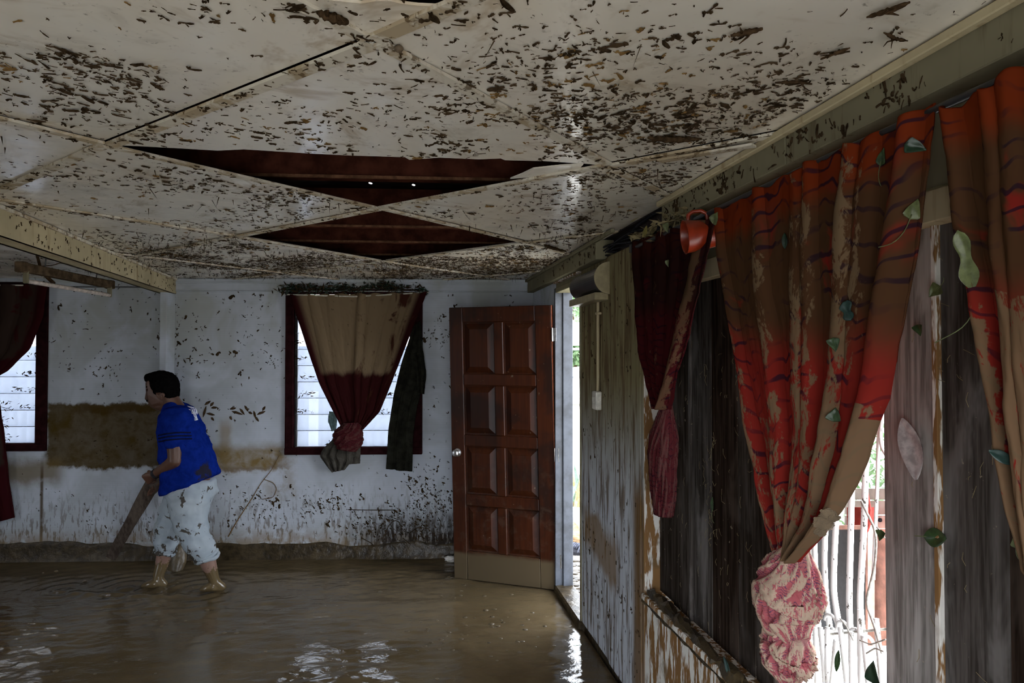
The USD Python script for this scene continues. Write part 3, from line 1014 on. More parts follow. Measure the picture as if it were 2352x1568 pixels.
# door frame and threshold
trim_5 = thing('trim_5', kind='structure')
part('jamb', rslab(YD1 - 0.035, YD1, 0.03, 2.285, -TH - 0.02, 0.012), 'jamb_grey', trim_5)
part('jamb_stop', rslab(YD1 - 0.055, YD1 - 0.035, 0.03, 2.26, -TH - 0.02, -0.045), 'jamb_grey', trim_5)
part('jamb', rslab(YD0 - 0.004, YD0 + 0.02, 0.03, 2.285, -TH - 0.02, 0.004), 'grey_board', trim_5)
part('head', rslab(YD0, YD1, 2.25, 2.287, -TH - 0.02, 0.008), 'grey_board', trim_5)
part('head_lath', rslab(YD0, YD1, 2.32, 2.333, -0.02, 0.02), 'peeling_paint', trim_5)
part('threshold', rslab(YD0 - 0.02, YD1, -0.1, 0.05, -TH - 0.03, 0.02, 0.012), 'mud_dark', trim_5)

# walls that close the room out of view
wl = Polygon([(Y0, -0.15), (ytop(X0), -0.15), (ytop(X0), ROOF), (Y0, ROOF)]).difference(sbox(0.9, 0.9, 2.2, 2.1))  # unseen side opening, added to light the pale panel
part('wall_left', [put(extrude(g, 0.09), frame_mat(np.array([X0, 0, 0]), np.array([0, 1.0, 0]), Z1, np.array([1.0, 0, 0]))) for g in polys(wl)], 'plank_dark', kind='structure')
wf = Polygon([(X0, -0.15), (Rm(Y0), -0.15), (Rm(Y0), ROOF), (X0, ROOF)]).difference(sbox(-1.0, 0.0, 1.05, 1.8))  # unseen opening behind the camera, sized for the light it lets in
part('wall_front', [put(extrude(g, 0.09), frame_mat(np.array([0, Y0, 0]), np.array([1.0, 0, 0]), Z1, np.array([0, -1.0, 0]))) for g in polys(wf)], 'plank_dark', kind='structure')

# door leaf, swung into the room
hinge = at_z(1281, 1356, 0.005)
free = at_z(1043, 1327, 0.005)
ex = unit(hinge - free)
top = at_y(1262, 690, hinge[1])
ez = unit(unit(top - hinge) * 1.0)
ez = unit(ez - ex * np.dot(ez, ex) * 0.25)
ey = unit(np.cross(ez, ex))                          # away from the camera
DW, DH = np.linalg.norm(hinge - free), 2.155
DM = np.eye(4)
DM[:3, 0], DM[:3, 1], DM[:3, 2], DM[:3, 3] = ex, ey, ez, free
door_1 = thing('door_1', kind='structure')


def dbox(x0, x1, z0, z1, y0, y1, c=0.005):
    return put(bbox(x1 - x0, y1 - y0, z1 - z0, c, ((x0 + x1) / 2, (y0 + y1) / 2, (z0 + z1) / 2)), DM)


sw = 0.115
part('stile', dbox(0, sw, 0, DH, 0, 0.042), 'door_wood', door_1)
part('stile', dbox(DW - sw - 0.02, DW - 0.0045, 0, DH, 0, 0.042), 'door_wood', door_1)
part('edge_strip', dbox(DW - 0.006, DW, 0.02, DH, 0.0, 0.042, 0.001), 'door_edge', door_1)
zr = [(0, 0.225), (0.585, 0.675), (1.055, 1.145), (1.535, 1.625), (2.035, DH)]
for a_, b_ in zr:
    part('rail', dbox(sw, DW - sw - 0.02, a_, b_, 0.001, 0.041), 'door_wood', door_1)
xm = (sw + DW - sw - 0.02) / 2
for k in range(4):
    a_, b_ = zr[k][1], zr[k + 1][0]
    part('muntin', dbox(xm - 0.038, xm + 0.038, a_, b_, 0.0015, 0.0405), 'door_wood', door_1)
    for (x0_, x1_) in ((sw, xm - 0.038), (xm + 0.038, DW - sw - 0.02)):
        g0, g1 = 0.0, 0.045
        yb, yf = 0.022, 0.008
        rect = lambda e, y: [np.array([x0_ + e, y, a_ + e]), np.array([x1_ - e, y, a_ + e]), np.array([x1_ - e, y, b_ - e]), np.array([x0_ + e, y, b_ - e])]
        rings = [rect(0, 0.034), rect(0, yb), rect(0.012, yb + 0.002), rect(0.05, yf), rect(0.056, yf - 0.003)]
        part('raised_panel', put(loft([np.array(r) for r in rings]), DM), 'door_wood', door_1)
kn = thing_knob = None
prof = [(0.0, -0.062), (0.018, -0.060), (0.027, -0.05), (0.027, -0.038), (0.014, -0.026), (0.012, -0.012), (0.03, -0.006), (0.032, 0.0)]
rings = [np.array([[0.052 + max(r, 1e-4) * math.cos(t), y, 1.0 + max(r, 1e-4) * math.sin(t)] for t in np.linspace(0, 2 * np.pi, 25)[:-1]]) for r, y in prof]
part('knob', put(loft(rings), DM), 'steel', door_1, smooth=40)
for zh in (1.93, 1.02, 0.22):
    part('hinge', [dbox(DW + 0.001, DW + 0.004, zh - 0.05, zh + 0.05, -0.002, 0.036, 0.0005), dbox(DW + 0.004, DW + 0.034, zh - 0.05, zh + 0.05, -0.004, -0.001, 0.0005),
                   put(trimesh.creation.cylinder(0.006, 0.102, sections=10), DM @ trimesh.transformations.translation_matrix((DW + 0.003, -0.005, zh)))], 'steel', door_1)

# thick mud left along the foot of the back wall
xs = np.linspace(X0 + 0.1, xr - 0.02, 420)
pp = np.stack([xs * 3, 0 * xs, 0 * xs], 1)
tall = 0.125 + 0.05 * (meshkit.fbm(pp, 4, 3) - 0.5) * 2 + 0.06 * np.exp(-((xs + 4.1) / 0.7) ** 2) + 0.035 * np.exp(-((xs + 2.2) / 0.5) ** 2) - 0.05 * np.exp(-((xs + 0.2) / 0.35) ** 2)
rows = []
for t in np.linspace(0, 1, 10):
    z = -0.03 + (tall + 0.03) * t
    o = 0.003 + 0.030 * (1 - t) ** 2.5 + 0.006 * np.sqrt(np.maximum(1 - t, 0)) + 0.004 * meshkit.noise(np.stack([xs * 30, z * 30, 0 * xs], 1), 5)
    if t == 1:
        o = o * 0 - 0.002
    rows.append(np.stack([xs, 6.06 + BS * xs, z], 1) + bn[None] * o[:, None])
P = np.array(rows)
m_, uv_ = sheet(P, 0.002)
part('mud_crust', m_, 'mud_dark', smooth=True, label='dark wet mud crust with ragged top along the foot of the louvred wall', cat='mud', kind='stuff')

# ================================================================ SHUTTERS, RAILS, CURTAINS
def shutter(edges, label, looks, seed, lath=()):
    s = thing('wooden_shutter', label, 'shutter')
    r = np.random.default_rng(seed)
    for k in range(len(edges) - 1):
        y1, y0 = edges[k] - 0.002, edges[k + 1] + 0.002
        o = -0.078 + r.uniform(-0.004, 0.004)
        part('plank', rslab(y0, y1, SILL - 0.02 if k else SILL + 0.005, HEAD + 0.03 - r.uniform(0, 0.01), o - 0.02, o, 0.003), looks[k % len(looks)], s)
    for yy_ in lath:
        part('lath', rslab(yy_ - 0.008, yy_ + 0.008, SILL, HEAD + 0.01, -0.082, -0.066, 0.002), 'peeling_paint' if yy_ < 2 else 'plank_grey', s)
    for zz_ in (0.95, 1.75):
        part('cross_rail', rslab(edges[-1] + 0.02, edges[0] - 0.02, zz_, zz_ + 0.09, -0.125, -0.101), 'plank_dark', s)
    return s


ye = [RW(u, 1200, -0.078)[1] for u in (1500, 1550, 1592, 1640, 1700, 1740, 1783)]
shutter(ye, 'dark plank shutter behind the maroon tied curtain, splashed with straw', ['plank_dark', 'plank_dark', 'plank_grey', 'plank_red', 'plank_dark', 'plank_dark'], 4, (ye[2],))
yn = [RW(u, 1200, -0.078)[1] for u in (2038, 2170, 2330)] + [1.15, 0.97, 0.78]
shutter(yn, 'weathered grey plank shutter beside the open gap with white bars', ['plank_worn', 'plank_grey', 'plank_red', 'plank_dark'], 6, (yn[1],))

rod = thing('curtain_rod', 'long dark curtain rod under the wall plate carrying the red curtains', 'curtain rod')
part('rod_tube', tube([rwp(0.72, 2.285, 0.07), rwp(1.8, 2.297, 0.07), rwp(3.3, 2.29, 0.07)], 0.009, 10), 'black_metal', rod, smooth=True)
for yb in (0.8, 2.6, 3.28):
    part('bracket', rslab(yb - 0.012, yb + 0.012, 2.27, 2.31, 0.0, 0.085, 0.003), 'black_metal', rod)


def drape(L, R, nrm, ridges, ns, nt, a0, a1, w0, w1, thick=0.004, seed=0, flat=0.0, slump=0.0, mudf=None):
    """A curtain hung between two edge lines; ridges: (place along the width, height) of its folds."""
    Lp, Rp = smooth_pts(resample(L, nt), 6), smooth_pts(resample(R, nt), 6)
    s, t = np.meshgrid(np.linspace(0, 1, ns), np.linspace(0, 1, nt))
    P = Lp[:, None] * (1 - s[..., None]) + Rp[:, None] * s[..., None]
    wob = (meshkit.noise(np.stack([t * 3, 0 * t, 0 * t], -1), seed) - 0.5) * 0.02
    f = np.zeros_like(s)
    for k, (c, h) in enumerate(ridges):
        w = (w0 + (w1 - w0) * t ** 0.8) * (0.75 + 0.5 * ((k * 0.37) % 1))
        d = (s - c - wob) / w
        f = np.maximum(f, h * np.sqrt(np.clip(1 - np.minimum(np.abs(d), 1) ** 2, 0, 1)) ** 1.2 * (0.9 + 0.2 * meshkit.noise(np.stack([t * 6, s * 0 + k, 0 * s], -1), seed + 5)))
    n1 = meshkit.fbm(np.stack([s * 9, t * 7, 0 * s], -1), 4, seed) - 0.5
    n2 = meshkit.fbm(np.stack([s * 30 * (1 + 0 * t), t * 9, 0 * s + 3], -1), 3, seed + 2) - 0.5
    off = (a0 + (a1 - a0) * t) * f + 0.018 * n1 + 0.010 * n2 * (0.4 + t)
    P = P + nrm * off[..., None]
    P[..., 2] -= slump * (np.sin(np.pi * (s * len(ridges)) % np.pi) ** 2) * np.exp(-t / 0.06)
    m, uv = sheet(P, thick)
    md = 0.50 * f ** 0.8 + 0.16 * t - 0.12 * np.exp(-t / 0.1)
    if mudf is not None:
        md = md + mudf(s, t)
    md = np.r_[md.ravel(), md.ravel()]
    return m, uv, md


def bundle(path, ra, nrm, nt=90, nr=96, k=3.2, kt=3.0, depth=0.5, seed=1, flat=0.75, twist=0.0):
    """Gathered or knotted cloth: a swept tube whose skin is creased lengthwise."""
    C = smooth_pts(resample(path, nt), 3)
    tt = np.linspace(0, 1, nt)
    r = np.interp(tt, np.linspace(0, 1, len(ra)), ra)
    r = np.convolve(np.pad(r, 4, mode='edge'), np.ones(9) / 9, 'valid')
    th = np.linspace(0, 2 * np.pi, nr + 1)[:-1]
    d = np.gradient(C, axis=0)
    d /= np.linalg.norm(d, axis=1, keepdims=True)
    rings, md = [], []
    for i in range(nt):
        a = np.cross(d[i], nrm)
        a /= np.linalg.norm(a)
        b = np.cross(a, d[i])
        w = th + twist * tt[i]
        q = np.stack([np.cos(w) * k, np.sin(w) * k, np.full(nr, tt[i] * kt)], 1)
        n = meshkit.fbm(q + 7, 3, seed)
        cr = 1 - np.abs(2 * ((n * 2.6) % 1) - 1)
        n2 = meshkit.noise(q * 3.1, seed + 4) - 0.5
        rr = r[i] * (1 - depth * 0.5 + depth * (0.75 * cr ** 0.7 + 0.4 * (n - 0.5)) + 0.10 * n2)
        rings.append(C[i] + (np.cos(th) * rr)[:, None] * a + (np.sin(th) * rr * flat)[:, None] * b)
        md.append(cr * 0.75)
    m = loft(rings)
    uv = np.stack([np.tile(th / 6.283, nt), np.repeat(0.4 + 0.6 * tt, nr)], 1)
    return m, np.vstack([uv, [[0, 0.4], [0, 1.0]]]), np.r_[np.array(md).ravel(), 0.4, 0.4]


R3 = lambda pts, o0, o1: [RW(u, v, o0 + (o1 - o0) * k / (len(pts) - 1)) for k, (u, v) in enumerate(pts)]
CLOTH = []

# the big red curtain
c2 = thing('curtain', 'big orange red printed curtain caked with mud and knotted above the low wall', 'curtain')
m, uv, md = drape(R3([(1646, 478), (1662, 620), (1690, 760), (1712, 868), (1738, 1000), (1757, 1100), (1802, 1270)], 0.075, 0.11),
                  R3([(2148, 236), (2128, 420), (2108, 560), (2085, 700), (2056, 880), (2018, 1050), (1972, 1170), (1925, 1235), (1862, 1290)], 0.075, 0.11), rn,
                  [(0.02, 0.6), (0.30, 0.75), (0.515, 0.8), (0.575, 0.75), (0.755, 1.1), (0.81, 0.7), (0.955, 1.25)], 300, 220, 0.030, 0.060, 0.028, 0.078, seed=3, slump=0.014,
                  mudf=lambda s, t: 0.75 * ((s > 0.93) & (t > 0.55)) * (0.4 + 0.6 * t) - 0.6 * ((s > 0.86) & (t < 0.58)) - 0.35 * ((s > 0.80) & (s < 0.92) & (t > 0.5)) - 0.25 * ((s > 0.08) & (s < 0.26) & (t > 0.36) & (t < 0.62)) + 0.3 * ((s > 0.08) & (s < 0.26) & (t > 0.64)))
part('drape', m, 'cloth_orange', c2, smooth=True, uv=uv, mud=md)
CLOTH.append(m)
kp = lambda pts, o: [RW(u, v, o) for u, v in pts]
m, uv, md = bundle(kp([(1828, 1255), (1822, 1300), (1808, 1370), (1815, 1430), (1832, 1475)], 0.115), [0.036, 0.072, 0.102, 0.105, 0.088, 0.036], rn, depth=0.30, seed=11, twist=1.6, flat=0.8)
part('knot', m, 'cloth_knot', c2, smooth=True, uv=uv, mud=md, label='mud smeared pink knot of cloth')
CLOTH.append(m)
m, uv, md = bundle(kp([(1830, 1452), (1812, 1480), (1806, 1522), (1808, 1566)], 0.115), [0.034, 0.074, 0.084, 0.074, 0.030], rn, nt=70, depth=0.5, k=4.2, seed=17, twist=-0.6, flat=0.75)
part('tail', m, 'cloth_knot', c2, smooth=True, uv=uv, mud=md, label='rolled tail end hanging under the knot')
CLOTH.append(m)

# the dark one by the door
c1 = thing('curtain', 'dark maroon curtain tied in a long tail next to the pale wall panel', 'curtain')
m, uv, md = drape(R3([(1455, 552), (1460, 650), (1476, 810), (1516, 938)], 0.06, 0.09), R3([(1655, 494), (1646, 560), (1612, 700), (1576, 840), (1548, 940)], 0.07, 0.09), rn,
                  [(0.05, 0.7), (0.22, 0.6), (0.40, 0.7), (0.58, 0.5), (0.72, 0.45), (0.90, 1.5), (0.985, 0.7)], 170, 130, 0.028, 0.045, 0.05, 0.08, seed=8, slump=0.01, mudf=lambda s, t: 0.35 * ((s > 0.84) & (s < 0.94) & (t < 0.45)) - 0.15)
part('drape', m, 'cloth_maroon', c1, smooth=True, uv=uv, mud=md)
CLOTH.append(m)
m, uv, md = bundle(kp([(1532, 925), (1528, 975), (1522, 1040), (1524, 1110), (1524, 1182)], 0.095), [0.028, 0.052, 0.078, 0.078, 0.074, 0.066, 0.050], rn, depth=0.36, k=3.6, kt=2.0, seed=23, twist=0.8, flat=0.7)
part('tail', m, 'cloth_knot_dark', c1, smooth=True, uv=uv, mud=md)
CLOTH.append(m)

# the one cut by the frame
c3 = thing('curtain', 'muddy orange curtain over the reddish planks, swept away from the white bars', 'curtain')
Rr = [rwp(0.70, 2.31, 0.075), rwp(0.76, 1.9, 0.09), rwp(0.88, 1.4, 0.10), rwp(0.99, 1.02, 0.11)]
m, uv, md = drape(R3([(2166, 246), (2192, 420), (2226, 620), (2276, 850), (2318, 1040), (2378, 1290)], 0.075, 0.11), Rr, rn,
                  [(0.03, 0.7), (0.17, 0.9), (0.22, 0.8), (0.40, 1.0), (0.55, 0.5), (0.68, 0.9), (0.85, 0.6), (0.97, 0.8)], 200, 190, 0.035, 0.05, 0.035, 0.06, seed=31, slump=0.02,
                  mudf=lambda s, t: -0.30 * (t < 0.42) + 0.2 * ((s < 0.08) & (t > 0.5)) + 0.15 * ((s > 0.1) & (t > 0.45)))
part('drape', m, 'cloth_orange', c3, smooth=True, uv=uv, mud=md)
CLOTH.append(m)
m, uv, md = bundle([rwp(1.005, 1.09, 0.11), rwp(1.0, 0.98, 0.11), rwp(1.0, 0.86, 0.11), rwp(1.0, 0.78, 0.1)], [0.04, 0.085, 0.09, 0.05], rn, nt=60, depth=0.36, seed=37)
part('knot', m, 'cloth_knot', c3, smooth=True, uv=uv, mud=md)

# ---- curtains of the back windows
B3 = lambda pts, o0, o1: [BW(u, v, o0 + (o1 - o0) * k / max(1, len(pts) - 1)) for k, (u, v) in enumerate(pts)]
rodb = thing('curtain_rod', 'thin pale curtain rod over the middle louvred window under leaf litter', 'curtain rod')
part('rod_tube', tube([BW(652, 676, 0.06), BW(815, 681, 0.06), BW(985, 671, 0.06)], 0.006, 8), 'dirty_white', rodb, smooth=True)
for u in (660, 978):
    q = BW(u, 674, 0.03)
    part('bracket', put(bbox(0.02, 0.03, 0.075, 0.003), frame_mat(q, bd, Z1, bn)), 'black_metal', rodb)
cb = thing('curtain', 'mud tide-marked maroon curtain tied in a V over the middle louvred window', 'curtain')
m, uv, md = drape(B3([(664, 676), (690, 750), (735, 880), (788, 985)], 0.055, 0.08), B3([(982, 670), (952, 745), (908, 860), (874, 945), (836, 985)], 0.055, 0.08), bn,
                  [(0.03, 0.8), (0.16, 0.5), (0.30, 0.25), (0.52, 0.9), (0.62, 0.3), (0.78, 0.5), (0.92, 0.8), (0.98, 0.9)], 170, 140, 0.03, 0.045, 0.035, 0.075, seed=41, slump=0.012)
part('drape', m, 'cloth_tide', cb, smooth=True, uv=uv, mud=md)
CLOTH.append(m)
m, uv, md = bundle(B3([(806, 970), (806, 985), (800, 1005), (795, 1034)], 0.09, 0.10), [0.075, 0.10, 0.125, 0.12, 0.075], bn, nt=60, depth=0.4, seed=43, flat=0.6, twist=2.0)
part('knot', m, 'cloth_knot_dark', cb, smooth=True, uv=uv, mud=md)
rag = thing('rag', 'greyish wet cloth hanging below the knot of the middle curtain', 'cloth')
m, uv, md = drape(B3([(768, 1005), (742, 1030), (734, 1048), (762, 1084)], 0.05, 0.06), B3([(806, 1005), (808, 1040), (806, 1060), (792, 1078)], 0.06, 0.06), bn, [(0.1, 0.6), (0.35, 0.8), (0.6, 0.7), (0.9, 0.6)], 60, 60, 0.02, 0.035, 0.09, 0.10, seed=47)
part('cloth_fold', m, 'grey_rag', rag, smooth=True, uv=uv)
m, uv, md = drape(B3([(800, 1000), (798, 1066)], 0.04, 0.045), B3([(829, 1000), (827, 1064)], 0.04, 0.045), bn, [(0.2, 0.6), (0.7, 0.6)], 30, 40, 0.01, 0.015, 0.15, 0.15, seed=48)
part('cloth_fold', m, 'grey_rag', rag, smooth=True, uv=uv)
gm = thing('hanging_garment', 'dark olive garment hanging over the window frame beside the middle curtain', 'garment')
m, uv, md = drape(B3([(950, 750), (922, 835), (905, 905), (893, 985), (887, 1076)], 0.06, 0.06), B3([(966, 735), (977, 870), (958, 935), (949, 1000), (947, 1082)], 0.07, 0.06), bn,
                  [(0.12, 0.5), (0.55, 0.7), (0.9, 0.4)], 70, 120, 0.03, 0.04, 0.22, 0.20, seed=51)
part('sleeve_cloth', m, 'garment', gm, smooth=True, uv=uv)
m, uv, md = drape(B3([(948, 812), (955, 850), (958, 900)], 0.085, 0.09), B3([(972, 806), (979, 860), (974, 905)], 0.085, 0.09), bn, [(0.2, 0.8), (0.7, 0.9)], 30, 40, 0.02, 0.03, 0.2, 0.2, seed=52)
part('cuff_cloth', m, 'garment', gm, smooth=True, uv=uv)
tl = thing('cloth_shred', 'small blue-grey shred caught on the louvres beside the curtain knot', 'cloth')
m, uv, md = drape(B3([(757, 944), (753, 965), (762, 990)], 0.045, 0.05), B3([(770, 946), (774, 965), (772, 988)], 0.045, 0.05), bn, [(0.3, 0.8), (0.8, 0.7)], 24, 30, 0.01, 0.015, 0.2, 0.2, seed=53)
part('shred', m, 'teal_rag', tl, smooth=True, uv=uv)

cl = thing('curtain', 'dark maroon curtain swept aside over the louvred window behind the hanging lamp', 'curtain')
m, uv, md = drape(B3([(-230, 655), (-225, 760), (-190, 860), (-110, 905)], 0.055, 0.09), B3([(113, 652), (104, 725), (72, 803), (22, 852), (-70, 905)], 0.055, 0.09), bn,
                  [(0.1, 0.7), (0.25, 0.5), (0.4, 0.8), (0.58, 0.6), (0.72, 0.7), (0.88, 0.6), (0.965, 0.9)], 140, 110, 0.03, 0.045, 0.05, 0.07, seed=61, slump=0.01)
part('drape', m, 'cloth_tide_dark', cl, smooth=True, uv=uv, mud=md)
m, uv, md = drape(B3([(-80, 890), (-75, 1060), (-70, 1215)], 0.08, 0.05), B3([(-2, 905), (12, 1010), (20, 1100), (34, 1188)], 0.08, 0.05), bn, [(0.15, 0.7), (0.45, 0.8), (0.8, 0.7)], 50, 80, 0.03, 0.04, 0.12, 0.12, seed=63)
part('tail', m, 'cloth_tide_dark', cl, smooth=True, uv=uv, mud=md)
rodl = thing('curtain_rod', 'thin pale curtain rod over the louvred window behind the hanging lamp', 'curtain rod')
part('rod_tube', tube([BW(-235, 655, 0.06), BW(118, 655, 0.06)], 0.006, 8), 'dirty_white', rodl, smooth=True)

# ================================================================ SMALL FITTINGS
# orange mug hooked on the rod
mug = thing('mug', 'orange enamel mug hooked by its handle on the curtain rod', 'mug')
mc = RW(1607, 540, 0.10)
ax = unit((-0.97, 0.02, -0.12))
up = unit(Z1 - ax * ax[2])
sd = np.cross(up, ax)
MM = frame_mat(mc, sd, up, ax)
pr = [(0.0, -0.055), (0.046, -0.055), (0.049, -0.051), (0.055, 0.0), (0.060, 0.052), (0.0625, 0.055), (0.0605, 0.056), (0.057, 0.05), (0.051, -0.001), (0.045, -0.048), (0.0, -0.049)]
rings = [np.array([[max(r, 1e-4) * math.cos(t), max(r, 1e-4) * math.sin(t), z] for t in np.linspace(0, 2 * np.pi, 41)[:-1]]) for r, z in pr]
part('cup', put(loft(rings), MM), 'mug_orange', mug, smooth=40)
part('handle', put(tube([(0, 0.052, -0.035), (0, 0.075, -0.035), (0, 0.088, -0.015), (0, 0.088, 0.015), (0, 0.077, 0.032), (0, 0.055, 0.035)], 0.0075, 8), MM), 'mug_orange', mug, smooth=True)

# fluorescent fitting hanging off the far ceiling
lamp = thing('fluorescent_lamp', 'broken fluorescent batten lamp hanging crooked under the far ceiling', 'lamp')
la, lb = at_z(45, 612, 2.335), at_z(255, 654, 2.335)
ldir = unit(lb - la)
lsd = unit(np.cross(ldir, Z1))
lup = np.cross(lsd, ldir)
LL = np.linalg.norm(lb - la)
LM = frame_mat((la + lb) / 2, ldir, lsd, lup)
part('batten_body', put(bbox(LL, 0.055, 0.058, 0.006), LM), 'lamp_body', lamp)
for sx in (-1, 1):
    part('end_cap', put(bbox(0.05, 0.062, 0.066, 0.006, (sx * (LL / 2 - 0.02), 0, 0)), LM), 'lamp_body', lamp)
    part('lamp_holder', put(bbox(0.02, 0.032, 0.085, 0.005, (sx * (LL / 2 - 0.045), 0.012, -0.058)), LM), 'grey_board', lamp)
part('tube', put(tube([(-LL / 2 + 0.05, 0.012, -0.085), (LL / 2 - 0.05, 0.012, -0.085)], 0.0145, 14), LM), 'lamp_tube', lamp, smooth=40)
for k, xx_ in enumerate((-0.33, 0.02, 0.26, 0.40)):
    part('mud_streak', put(tube([(xx_, 0.012, -0.068), (xx_ + 0.02, -0.006, -0.085), (xx_ + 0.03, 0.0, -0.102)], 0.004, 6), LM), 'fleck', lamp)
for xx_ in (-0.30, 0.34):
    a_ = (LM @ np.array([xx_, 0, 0.02, 1]))[:3]
    part('hanger', tube([a_, [a_[0] + 0.01, a_[1], ZC]], 0.004, 6), 'black_metal', lamp)
twc = thing('twig', 'long dark root dangling across the hanging fluorescent lamp', 'twig')
part('root', tube(smooth_pts(resample([(LM @ np.array([*q, 1]))[:3] for q in ((-0.34, -0.03, 0.11), (-0.30, -0.04, 0.07), (-0.26, -0.045, 0.0), (-0.17, -0.042, -0.04), (-0.13, -0.04, -0.06))], 14)), np.linspace(0.008, 0.013, 14), 7), 'twig', twc)
part('root', tube(smooth_pts(resample([(LM @ np.array([*q, 1]))[:3] for q in ((-0.27, -0.04, 0.04), (-0.16, -0.03, 0.06), (-0.08, -0.02, 0.09))], 10)), 0.003, 5), 'twig', twc)

# switch with its conduit, half-round fitting over the door
sw_ = thing('light_switch', 'small white wall switch with a conduit running up the pale panel', 'light switch')
q0, q1 = RW(1378, 680), RW(1378, 900)
part('conduit', tube([rwp(q0[1], q0[2], 0.012), rwp(q1[1], q1[2], 0.012)], 0.009, 10), 'cream_board', sw_, smooth=True)
part('conduit_clip', rslab(q0[1] - 0.02, q0[1] + 0.02, q0[2] - 0.11, q0[2] - 0.095, -0.004, 0.024, 0.003), 'cream_board', sw_)
q2 = RW(1376, 919)
part('switch_box', rslab(q2[1] - 0.045, q2[1] + 0.045, q2[2] - 0.055, q2[2] + 0.055, -0.005, 0.032, 0.006), 'dirty_white', sw_)
part('rocker', rslab(q2[1] - 0.014, q2[1] + 0.014, q2[2] - 0.022, q2[2] + 0.022, 0.03, 0.037, 0.003), 'dirty_white', sw_)
wf_ = thing('wall_fitting', 'half-round wall fitting with a cream end plate above the switch conduit', 'wall fitting')
fy, fz, fr_ = 3.84, 2.215, 0.092
arc = [(-0.004, fr_), *[(fr_ * math.sin(t) * 1.0, fr_ * math.cos(t)) for t in np.linspace(0.12, math.pi - 0.12, 18)], (-0.004, -fr_)]
prof_ = Polygon(arc)
FM = frame_mat(rwp(fy, fz, 0.004), rn, Z1, rd)
part('end_plate', extrude(prof_, 0.012, FM), 'plate_cream', wf_)
part('fitting_body', extrude(prof_.buffer(-0.012), 0.60, FM @ trimesh.transformations.translation_matrix((0, 0, 0.012))), 'black_metal', wf_)
part('bottom_shelf', rslab(fy + 0.03, fy + 0.61, fz - fr_ - 0.03, fz - fr_ + 0.012, 0.0, 0.085), 'plate_cream', wf_)

# dead cables in the gap of the wall plate
cbn = thing('cable_bundle', 'tangle of black cables in the dark gap of the wall plate', 'cables')
r_ = np.random.default_rng(12)
for k in range(9):
    z0 = r_.uniform(2.33, 2.44)
    pts = [rwp(y_, z0 + 0.03 * math.sin(y_ * 5 + k) - 0.05 * (3.95 - y_) * (k % 3 == 0), -0.03 + 0.012 * (k % 4)) for y_ in np.linspace(2.9, 4.0, 16)]
    part('cable', tube(smooth_pts(np.array(pts)), r_.uniform(0.004, 0.008), 6), 'rubber', cbn, smooth=True)

# ================================================================ THE MAN
SC = 5.2 / F


def MP(u, v, y=5.2):
    return at_y(u, v, y)


def ball(p, r, sc=(1, 1, 1), n=24):
    return m3.Manifold.sphere(1.0, n).scale([r * sc[0], r * sc[1], r * sc[2]]).translate([float(x) for x in p])


def hullof(*b):
    return m3.Manifold.batch_hull(list(b))


def chain(js, n=20):
    out = m3.Manifold()
    for (p, r), (q, s) in zip(js[:-1], js[1:]):
        out = out + hullof(ball(p, r, n=n), ball(q, s, n=n))
    return out


def soften(man, length=0.02, it=10, amp=0.0, freq=20, seed=1, stretch=(1, 1, 1)):
    m = man.refine_to_length(length).to_mesh()
    t = trimesh.Trimesh(m.vert_properties[:, :3], m.tri_verts, process=True)
    trimesh.smoothing.filter_taubin(t, 0.5, 0.53, it)
    if amp:
        n = meshkit.fbm(t.vertices * freq * np.array(stretch), 3, seed) - 0.5
        t.vertices = t.vertices + t.vertex_normals * (n * amp)[:, None]
    return t


man = thing('person', 'man in blue T-shirt and rolled pale shorts bending over a board in the mud', 'person')
YL, YR = 5.06, 5.36                                   # his two sides, towards us and away
# body in one surface: trunk, neck, head, arms, legs
trunk = [(405, 945, 0.075, 0.10), (412, 975, 0.115, 0.165), (420, 1010, 0.135, 0.17), (428, 1055, 0.145, 0.165), (436, 1100, 0.155, 0.17), (438, 1130, 0.150, 0.165)]
ell = [ball(MP(u, v, 5.21), 1.0, (rx, ry, 0.075)) for u, v, rx, ry in trunk]
body = m3.Manifold()
for a_, b_ in zip(ell[:-1], ell[1:]):
    body = body + hullof(a_, b_)
body = body + chain([(MP(412, 952, 5.21), 0.072), (MP(396, 925, 5.21), 0.062), (MP(385, 905, 5.21), 0.068)])
SL, SR = MP(401, 962, YL + 0.02), MP(405, 965, YR - 0.02)
EL, ER = MP(402, 1058, YL - 0.03), MP(395, 1062, YR + 0.01)
WL, WR = MP(354, 1090, 5.13), MP(372, 1105, 5.27)
body = body + chain([(SL, 0.072), ((SL + EL) / 2, 0.060), (EL, 0.048)]) + chain([(EL, 0.050), (EL * 0.65 + WL * 0.35, 0.048), (WL, 0.031)])
body = body + chain([(SR, 0.072), ((SR + ER) / 2, 0.058), (ER, 0.047)]) + chain([(ER, 0.048), (ER * 0.65 + WR * 0.35, 0.045), (WR, 0.031)])
legL = [(MP(440, 1140, 5.13), 0.105), (MP(449, 1238, 5.10), 0.075), (MP(474, 1278, 5.12), 0.062), (MP(480, 1298, 5.13), 0.054), (MP(491, 1328, 5.16), 0.040)]
legR = [(MP(420, 1140, 5.30), 0.105), (MP(388, 1232, 5.31), 0.072), (MP(380, 1262, 5.31), 0.060), (MP(373, 1290, 5.31), 0.050), (MP(364, 1322, 5.30), 0.039)]
footL = [(MP(495, 1338, 5.17), 0.042), (MP(509, 1347, 5.19), 0.034), (MP(492, 1345, 5.17), 0.040), (MP(476, 1349, 5.16), 0.032), (MP(464, 1352, 5.155), 0.018)]
footR = [(MP(364, 1332, 5.30), 0.040), (MP(375, 1340, 5.31), 0.034), (MP(358, 1338, 5.29), 0.038), (MP(343, 1341, 5.28), 0.031), (MP(330, 1344, 5.275), 0.018)]
